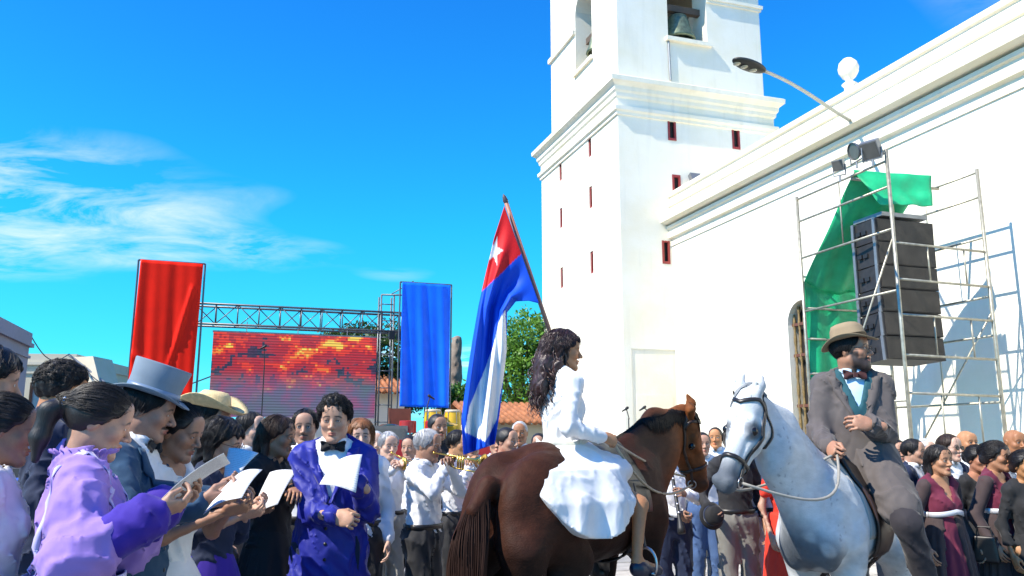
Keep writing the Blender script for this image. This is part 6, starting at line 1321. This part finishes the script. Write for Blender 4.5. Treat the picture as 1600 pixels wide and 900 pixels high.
sheet_of_paper('printed sheet held by the man in royal blue coat', [(499, 757, 4.2), (556, 770, 4.17), (566, 710, 4.31), (523, 722, 4.33)], .015, M_PRINT)

# ---------------------------------------------------------------- musicians and spectators in the middle
G2 = 'musicians in white shirts before the stage'
def trumpet(label, mouth, aim, g='trumpets'):
    aim = Vector(aim).normalized(); o = empty('trumpet', mouth, 0, label, 'trumpet', g); o.scale = (.85, .85, .85); x = aim.cross(UP).normalized()
    MB().lathe([(.0, .50), (.058, .505), (.06, .50), (.035, .465), (.016, .42), (.0075, .33), (.006, 0), (.006, .0), (.012, -.005), (.012, -.02), (.004, -.02)], (0, 0, 0), aim, 16).build('bell', M_BRASS, o, smooth=True)
    loop = [aim * .42 - UP * .0, aim * .46 - UP * .03, aim * .42 - UP * .09, aim * .20 - UP * .09, aim * .15 - UP * .045, aim * .2 - UP * .002]; MB().tube(loop, .0065, 6).build('tubing', M_BRASS, o, smooth=True)
    for k in range(3): MB().tube([aim * (.24 + .026 * k) - UP * .09, aim * (.24 + .026 * k) + UP * .02], .009, 8).build('valve', M_BRASS, o, smooth=True)
TR = lambda px, py, Y: dict(R=dict(t=('px', px + 6, py + 12, Y - .16), pole=(1, 0, -1), palm=(-1, .2, .2), curl=1.0, thumb=.6), L=dict(t=('px', px + 14, py + 16, Y - .12), pole=(-1, 0, -1), palm=(1, .2, .2), curl=1.0, thumb=.6))
person('ginger haired woman in a white blouse behind the blue coat', 563, 683, 5.7, -75, G2, True, 1, 'light', head=(0, 0), hair='bob', hairc='ginger', clothes=[('bodice', WHT_, dict(neck='round', sleeve=1.9, off=.018, hem=.85)), ('trousers', BLKW)], seed=30)
person('man with moustache in a white shirt behind the readers', 476, 668, 5.6, -80, G2, False, 1, 'tan', hair='short', heado=dict(mou=(.05, .04, .04), stubble=1), clothes=[('shirt', WHT_, dict(collar=1)), ('trousers', BLKW)], seed=31)
person('pale man with cropped hair behind the black dress woman', 392, 672, 5.6, -20, G2, False, 1, 'light', hair='short', clothes=[('shirt', WHT_, dict(collar=1)), ('trousers', GREYT)], seed=32)
person('man with dark hair half hidden behind the ginger woman', 546, 688, 6.6, -70, G2, False, 2, 'tan', hair='short', clothes=[('shirt', WHT_, dict(collar=1)), ('trousers', BLKW)], seed=33)
person('trumpeter in white shirt and stained stone trousers', 607, 696, 7.0, -62, G2, False, 1, 'light', TR(616, 716, 6.85), head=(0, -6), hair='short', hairc='grey', clothes=[('shirt', WHT_, dict(collar=1)), ('trousers', STONE)], seed=34)
trumpet('brass trumpet played by the man in stone trousers', at(613, 708, 6.84), (.55, -.8, -.2))
person('grey haired trumpeter in white shirt and black trousers', 668, 696, 5.9, -22, G2, False, 1, 'brown', TR(690, 714, 5.9), head=(0, -6), hair='short', hairc='grey', fat=.012, heado=dict(brow=(.3, .3, .3)), clothes=[('shirt', WHT_, dict(collar=1, wr=.014)), ('trousers', BLKW)], seed=35)
trumpet('brass trumpet played by the grey haired man', at(680, 708, 5.82), (.8, -.55, -.12))
person('dark haired man with moustache behind the grey trumpeter', 684, 668, 7.9, -60, G2, False, 2, 'brown', hair='short', heado=dict(mou=(.015, .012, .012)), clothes=[('shirt', BLKW, dict(collar=1)), ('trousers', BLKW)], seed=36)
person('trombonist in white shirt half hidden by the flag', 716, 694, 6.9, -30, G2, False, 1, (.42, .21, .1), TR(728, 714, 6.9), hair='short', clothes=[('shirt', WHT_, dict(collar=1, wr=.016)), ('trousers', BLKW)], seed=37)
person('short haired woman between the flag and the girl', 776, 692, 7.6, -85, G2, True, 2, 'tan', hair='bun', clothes=[('bodice', SKYB, dict(neck='round', sleeve=1.9)), ('trousers', BLKW)], seed=38)
person('bald brown skinned man next to the girl on horseback', 812, 677, 8.2, -95, G2, False, 2, (.35, .15, .07), hair='thin', hairc='grey', clothes=[('shirt', WHT_, dict(collar=1)), ('trousers', WHT_)], seed=39)
person('dark haired man beside the flag edge facing right', 793, 690, 7.0, -40, G2, False, 2, 'tan', hair='short', clothes=[('shirt', REDC, dict(collar=1)), ('trousers', BLKW)], seed=40)
person('barelegged person standing behind the brown horse', 912, 700, 8.6, -90, G2, True, 2, (.62, .28, .10), hair='bun', clothes=[('bodice', WHT_, dict(neck='round', sleeve=.5)), ('skirt', WHT_, dict(hem=.5, r1=.28))], seed=41, shoes=(.3, .3, .3))
person('clarinet player in white shirt and navy trousers between horses', 1046, 700, 7.0, -80, G2, False, 1, 'brown', dict(R=dict(t=(.05, .30, 1.05), palm=(-1, .2, 0), curl=1.0, pole=(1, -.2, -1)), L=dict(t=(-.03, .28, 1.22), palm=(1, .2, 0), curl=1.0, pole=(-1, -.2, -1))), hair='short', clothes=[('shirt', WHT_, dict(collar=1, wr=.015)), ('trousers', NAVY)], seed=42)
cl = empty('clarinet', at(1046, 716, 6.85), 0, 'black clarinet held by the musician between the horses', 'clarinet'); MB().lathe([(.0, .62), (.032, .62), (.03, .58), (.015, .5), (.014, .05), (.009, 0), (0, 0)], (0, 0, 0), (.05, -.45, -1), 12).build('barrel', M_BLACK, cl, smooth=True)
for k in range(5): MB().lathe([(0, .006), (.012, .004), (.012, 0)], Vector((.05, -.45, -1)).normalized() * (.18 + .07 * k) + Vector((0, -.016, .006)), (0, -1, .4), 8).build('key', M_STEEL, cl, smooth=True)
person('man in blue jeans behind the brown horse muzzle', 1098, 694, 8.2, -90, G2, False, 2, 'tan', hair='short', clothes=[('shirt', WHT_, dict(collar=1)), ('trousers', JEAN)], seed=43)
person('person with orange lit face behind the grey horse forehead', 1118, 684, 9.2, -110, G2, False, 2, (.5, .22, .09), hair='thin', clothes=[('shirt', WHT_, dict(collar=1)), ('trousers', GREYT)], seed=44)
person('man in grey trousers holding a black hat by the muzzle', 1146, 690, 6.9, -85, G2, False, 1, 'brown', dict(R=dict(t=('px', 1112, 800, 6.7), palm=(-.5, .5, 0), curl=.9)), hair='short', clothes=[('shirt', BLKW, dict(collar=1)), ('trousers', GREYT)], seed=45)
bh = empty('black_hat', at(1112, 806, 6.66), 0, 'black hat held beside the grey horse muzzle', 'hat'); MB().lathe([(0, .1), (.07, .1), (.085, .08), (.09, .0), (.125, -.005), (.127, .0), (.092, .006)], (0, 0, 0), (.3, -1, .2), 24).build('felt', BLKC, bh, smooth=True); bh.scale = (.85, .85, .85); MB().lathe([(.0915, .006), (.093, .006), (.0915, .03), (.090, .03)], (0, 0, 0), (.3, -1, .2), 24).build('hat_band', NAVY, bh, smooth=True)
person('man dressed all in white behind the grey horse', 1196, 690, 7.1, -80, G2, False, 1, 'dark', hair='short', clothes=[('shirt', WHT_, dict(collar=1, hem=.88)), ('trousers', WHT_)], seed=46, shoes=(.02, .02, .03))
person('woman in a bright red dress behind the grey horse chest', 1226, 700, 6.6, -70, G2, True, 1, 'tan', hair='bun', clothes=[('bodice', REDC, dict(neck='round', sleeve=.6)), ('skirt', REDC, dict(r1=.26, hem=.2, r0=.15))], seed=47)

for i_, (px_, py_, Y_, lb) in enumerate(((640, 700, 7.7, 'dark haired man between the two trumpeters'), (738, 696, 7.9, 'man in white shirt just left of the flag hem'), (588, 692, 7.9, 'man in white shirt behind the stone trousers trumpeter'), (842, 694, 8.8, 'man in white shirt hidden behind the girl on horseback'), (1012, 700, 8.9, 'man in white shirt beside the microphone stands'), (1074, 698, 8.4, 'man in pale shirt behind the brown horse head'))):
    person(lb, px_, py_, Y_, -90 + 12 * (i_ % 3 - 1), G2, False, 2, ('tan', 'brown', 'light')[i_ % 3], hair=('short', 'quiff', 'thin')[i_ % 3], hairc=('black', 'brown', 'grey')[i_ % 3], clothes=[('shirt', (WHT_, SKYB)[i_ % 4 == 3], dict(collar=1)), ('trousers', (BLKW, NAVY, GREYT)[i_ % 3])], seed=70 + i_)

# ---------------------------------------------------------------- spectators on the right
G3 = 'spectators along the church wall'
def overlay(f, info):
    def fn(P):
        x, y, z = P[:, 0], P[:, 1] * 1.18, P[:, 2]; t = np.clip((1.20 - z) / 1.14, 0, 1); th = np.arctan2(y, x); r = .142 + .17 * t ** .75; r = r * (1 + .05 * np.minimum(t * 4, 1) * np.sin(19 * th + 1.5 * np.sin(3 * th)))
        d = np.maximum(np.maximum((np.hypot(x, y) - r) * .85, z - 1.2), .06 - z); cut = np.maximum(np.abs(x - .05) - .035 - .13 * t, -y); return np.maximum(d, -cut)
    f.func(fn, (-.35, -.32, .06), (.35, .32, 1.2))
def gown(label, px, py, Y, face, skin, lod, seed, hair='updo', bag=False):
    i = person(label, px, py, Y, face, G3, True, lod, skin, dict(R=dict(t=(.25, .06, .93)), L=dict(t=(-.25, .06, .93))), hair=hair, head=(0, 0), seed=seed, heado=dict(open=.4, lip=(.2, .04, .04)), clothes=[('bodice', BURG, dict(neck='v', vz=1.27, vw=.085, sleeve=0, off=.012, hem=1.17)), ('custom', SHEER, dict(name='sleeves', fn=lambda f, q: [f.cone(q['A'][s]['S'], q['A'][s]['E'], .062, .05, .03) and f.cone(q['A'][s]['E'], q['A'][s]['W'], .05, .042, .03) for s in 'RL'])), ('skirt', BURG, dict(r1=.29, r0=.130, top=1.2, pleats=19)), ('custom', SHEER, dict(name='overskirt', fn=overlay))])
    an = np.linspace(0, 2 * math.pi, 41); MB().grid(np.array([[(math.cos(a) * .150, math.sin(a) * .128 + .006 + .012 * max(0, math.sin(a)), z + .028 * max(0, math.sin(a)) * (1 - abs(math.cos(a)))) for a in an] for z in (1.165, 1.185, 1.205)]), -.006).build('belt', SILV, i['root'], smooth=True)
    return i
gown('woman in burgundy gown with silver belt nearest the grey horse', 1468, 720, 6.0, -72, (.40, .2, .11), 1, 50, 'lank')
gw = gown('woman in burgundy gown carrying a black handbag', 1558, 714, 6.1, -58, (.36, .17, .09), 0, 51)
hb_ = empty('handbag', at(1540, 858, 5.98), R(-40), 'small black handbag carried by the burgundy gown woman', 'handbag'); f = F(); f.func(lambda P: np.maximum(np.maximum(np.abs(P[:, 0]) - .09 + .12 * (P[:, 2] + .09), np.abs(P[:, 1]) - .03), np.abs(P[:, 2]) - .09), (-.12, -.04, -.1), (.12, .04, .1)); sdf_obj(f, .012, 'bag_body', M_LEA, hb_); MB().tube([(-.05, 0, .085), (-.04, 0, .15), (.04, 0, .15), (.05, 0, .085)], .006, 6).build('strap', M_LEA, hb_)
person('woman in a plain black gown between the burgundy gowns', 1528, 718, 6.5, -75, G3, True, 1, (.36, .16, .09), hair='bun', clothes=[('bodice', BLKC, dict(neck='scoop', sleeve=1.8)), ('skirt', BLKC, dict(r1=.3))], seed=52)
person('woman in black cut off by the right picture edge', 1602, 728, 5.9, -85, G3, True, 1, (.36, .17, .07), hair='updo', clothes=[('bodice', BLKC, dict(neck='round', sleeve=1.8)), ('skirt', BLKC, dict(r1=.3))], seed=53)
person('man with sunglasses and navy jacket behind the gowns', 1484, 700, 6.9, -65, G3, False, 1, 'light', hair='short', hairc='brown', glasses='sun', clothes=[('shirt', WHT_, dict(collar=1, sleeve=0, hem=1.0)), ('jacket', NAVY, dict(neck='v', vz=1.12)), ('trousers', NAVY)], seed=54)
person('bald man in grey suit behind the gowns', 1511, 692, 7.6, -80, G3, False, 1, (.44, .2, .09), hair=None, clothes=[('shirt', WHT_, dict(collar=1, sleeve=0, hem=1.0)), ('jacket', GREYS, dict(neck='v', vz=1.05, vw=.12)), ('trousers', GREYS)], seed=55)
person('bald brown man in pale jacket at the far right', 1586, 692, 7.0, -85, G3, False, 1, (.33, .14, .06), hair=None, clothes=[('shirt', WHT_, dict(collar=1, sleeve=0, hem=1.0)), ('jacket', GREYS, dict(neck='v', vz=1.05, vw=.12)), ('trousers', GREYS)], seed=56)
person('dark haired man in a navy jacket beside the gowns', 1428, 706, 7.2, -45, G3, False, 1, 'tan', hair='short', clothes=[('shirt', WHT_, dict(collar=1, sleeve=0, hem=1.0)), ('jacket', NAVY, dict(neck='v', vz=1.12)), ('trousers', NAVY)], seed=57)
person('older man in white shirt beside the navy jacket man', 1447, 704, 7.9, -70, G3, False, 2, 'light', hair='short', hairc='grey', clothes=[('shirt', WHT_, dict(collar=1)), ('trousers', GREYT)], seed=58)
person('man in pale blue shirt just behind the rider elbow', 1402, 706, 7.6, -85, G3, False, 1, 'tan', hair='short', clothes=[('shirt', SKYB, dict(collar=1)), ('trousers', NAVY)], seed=59)
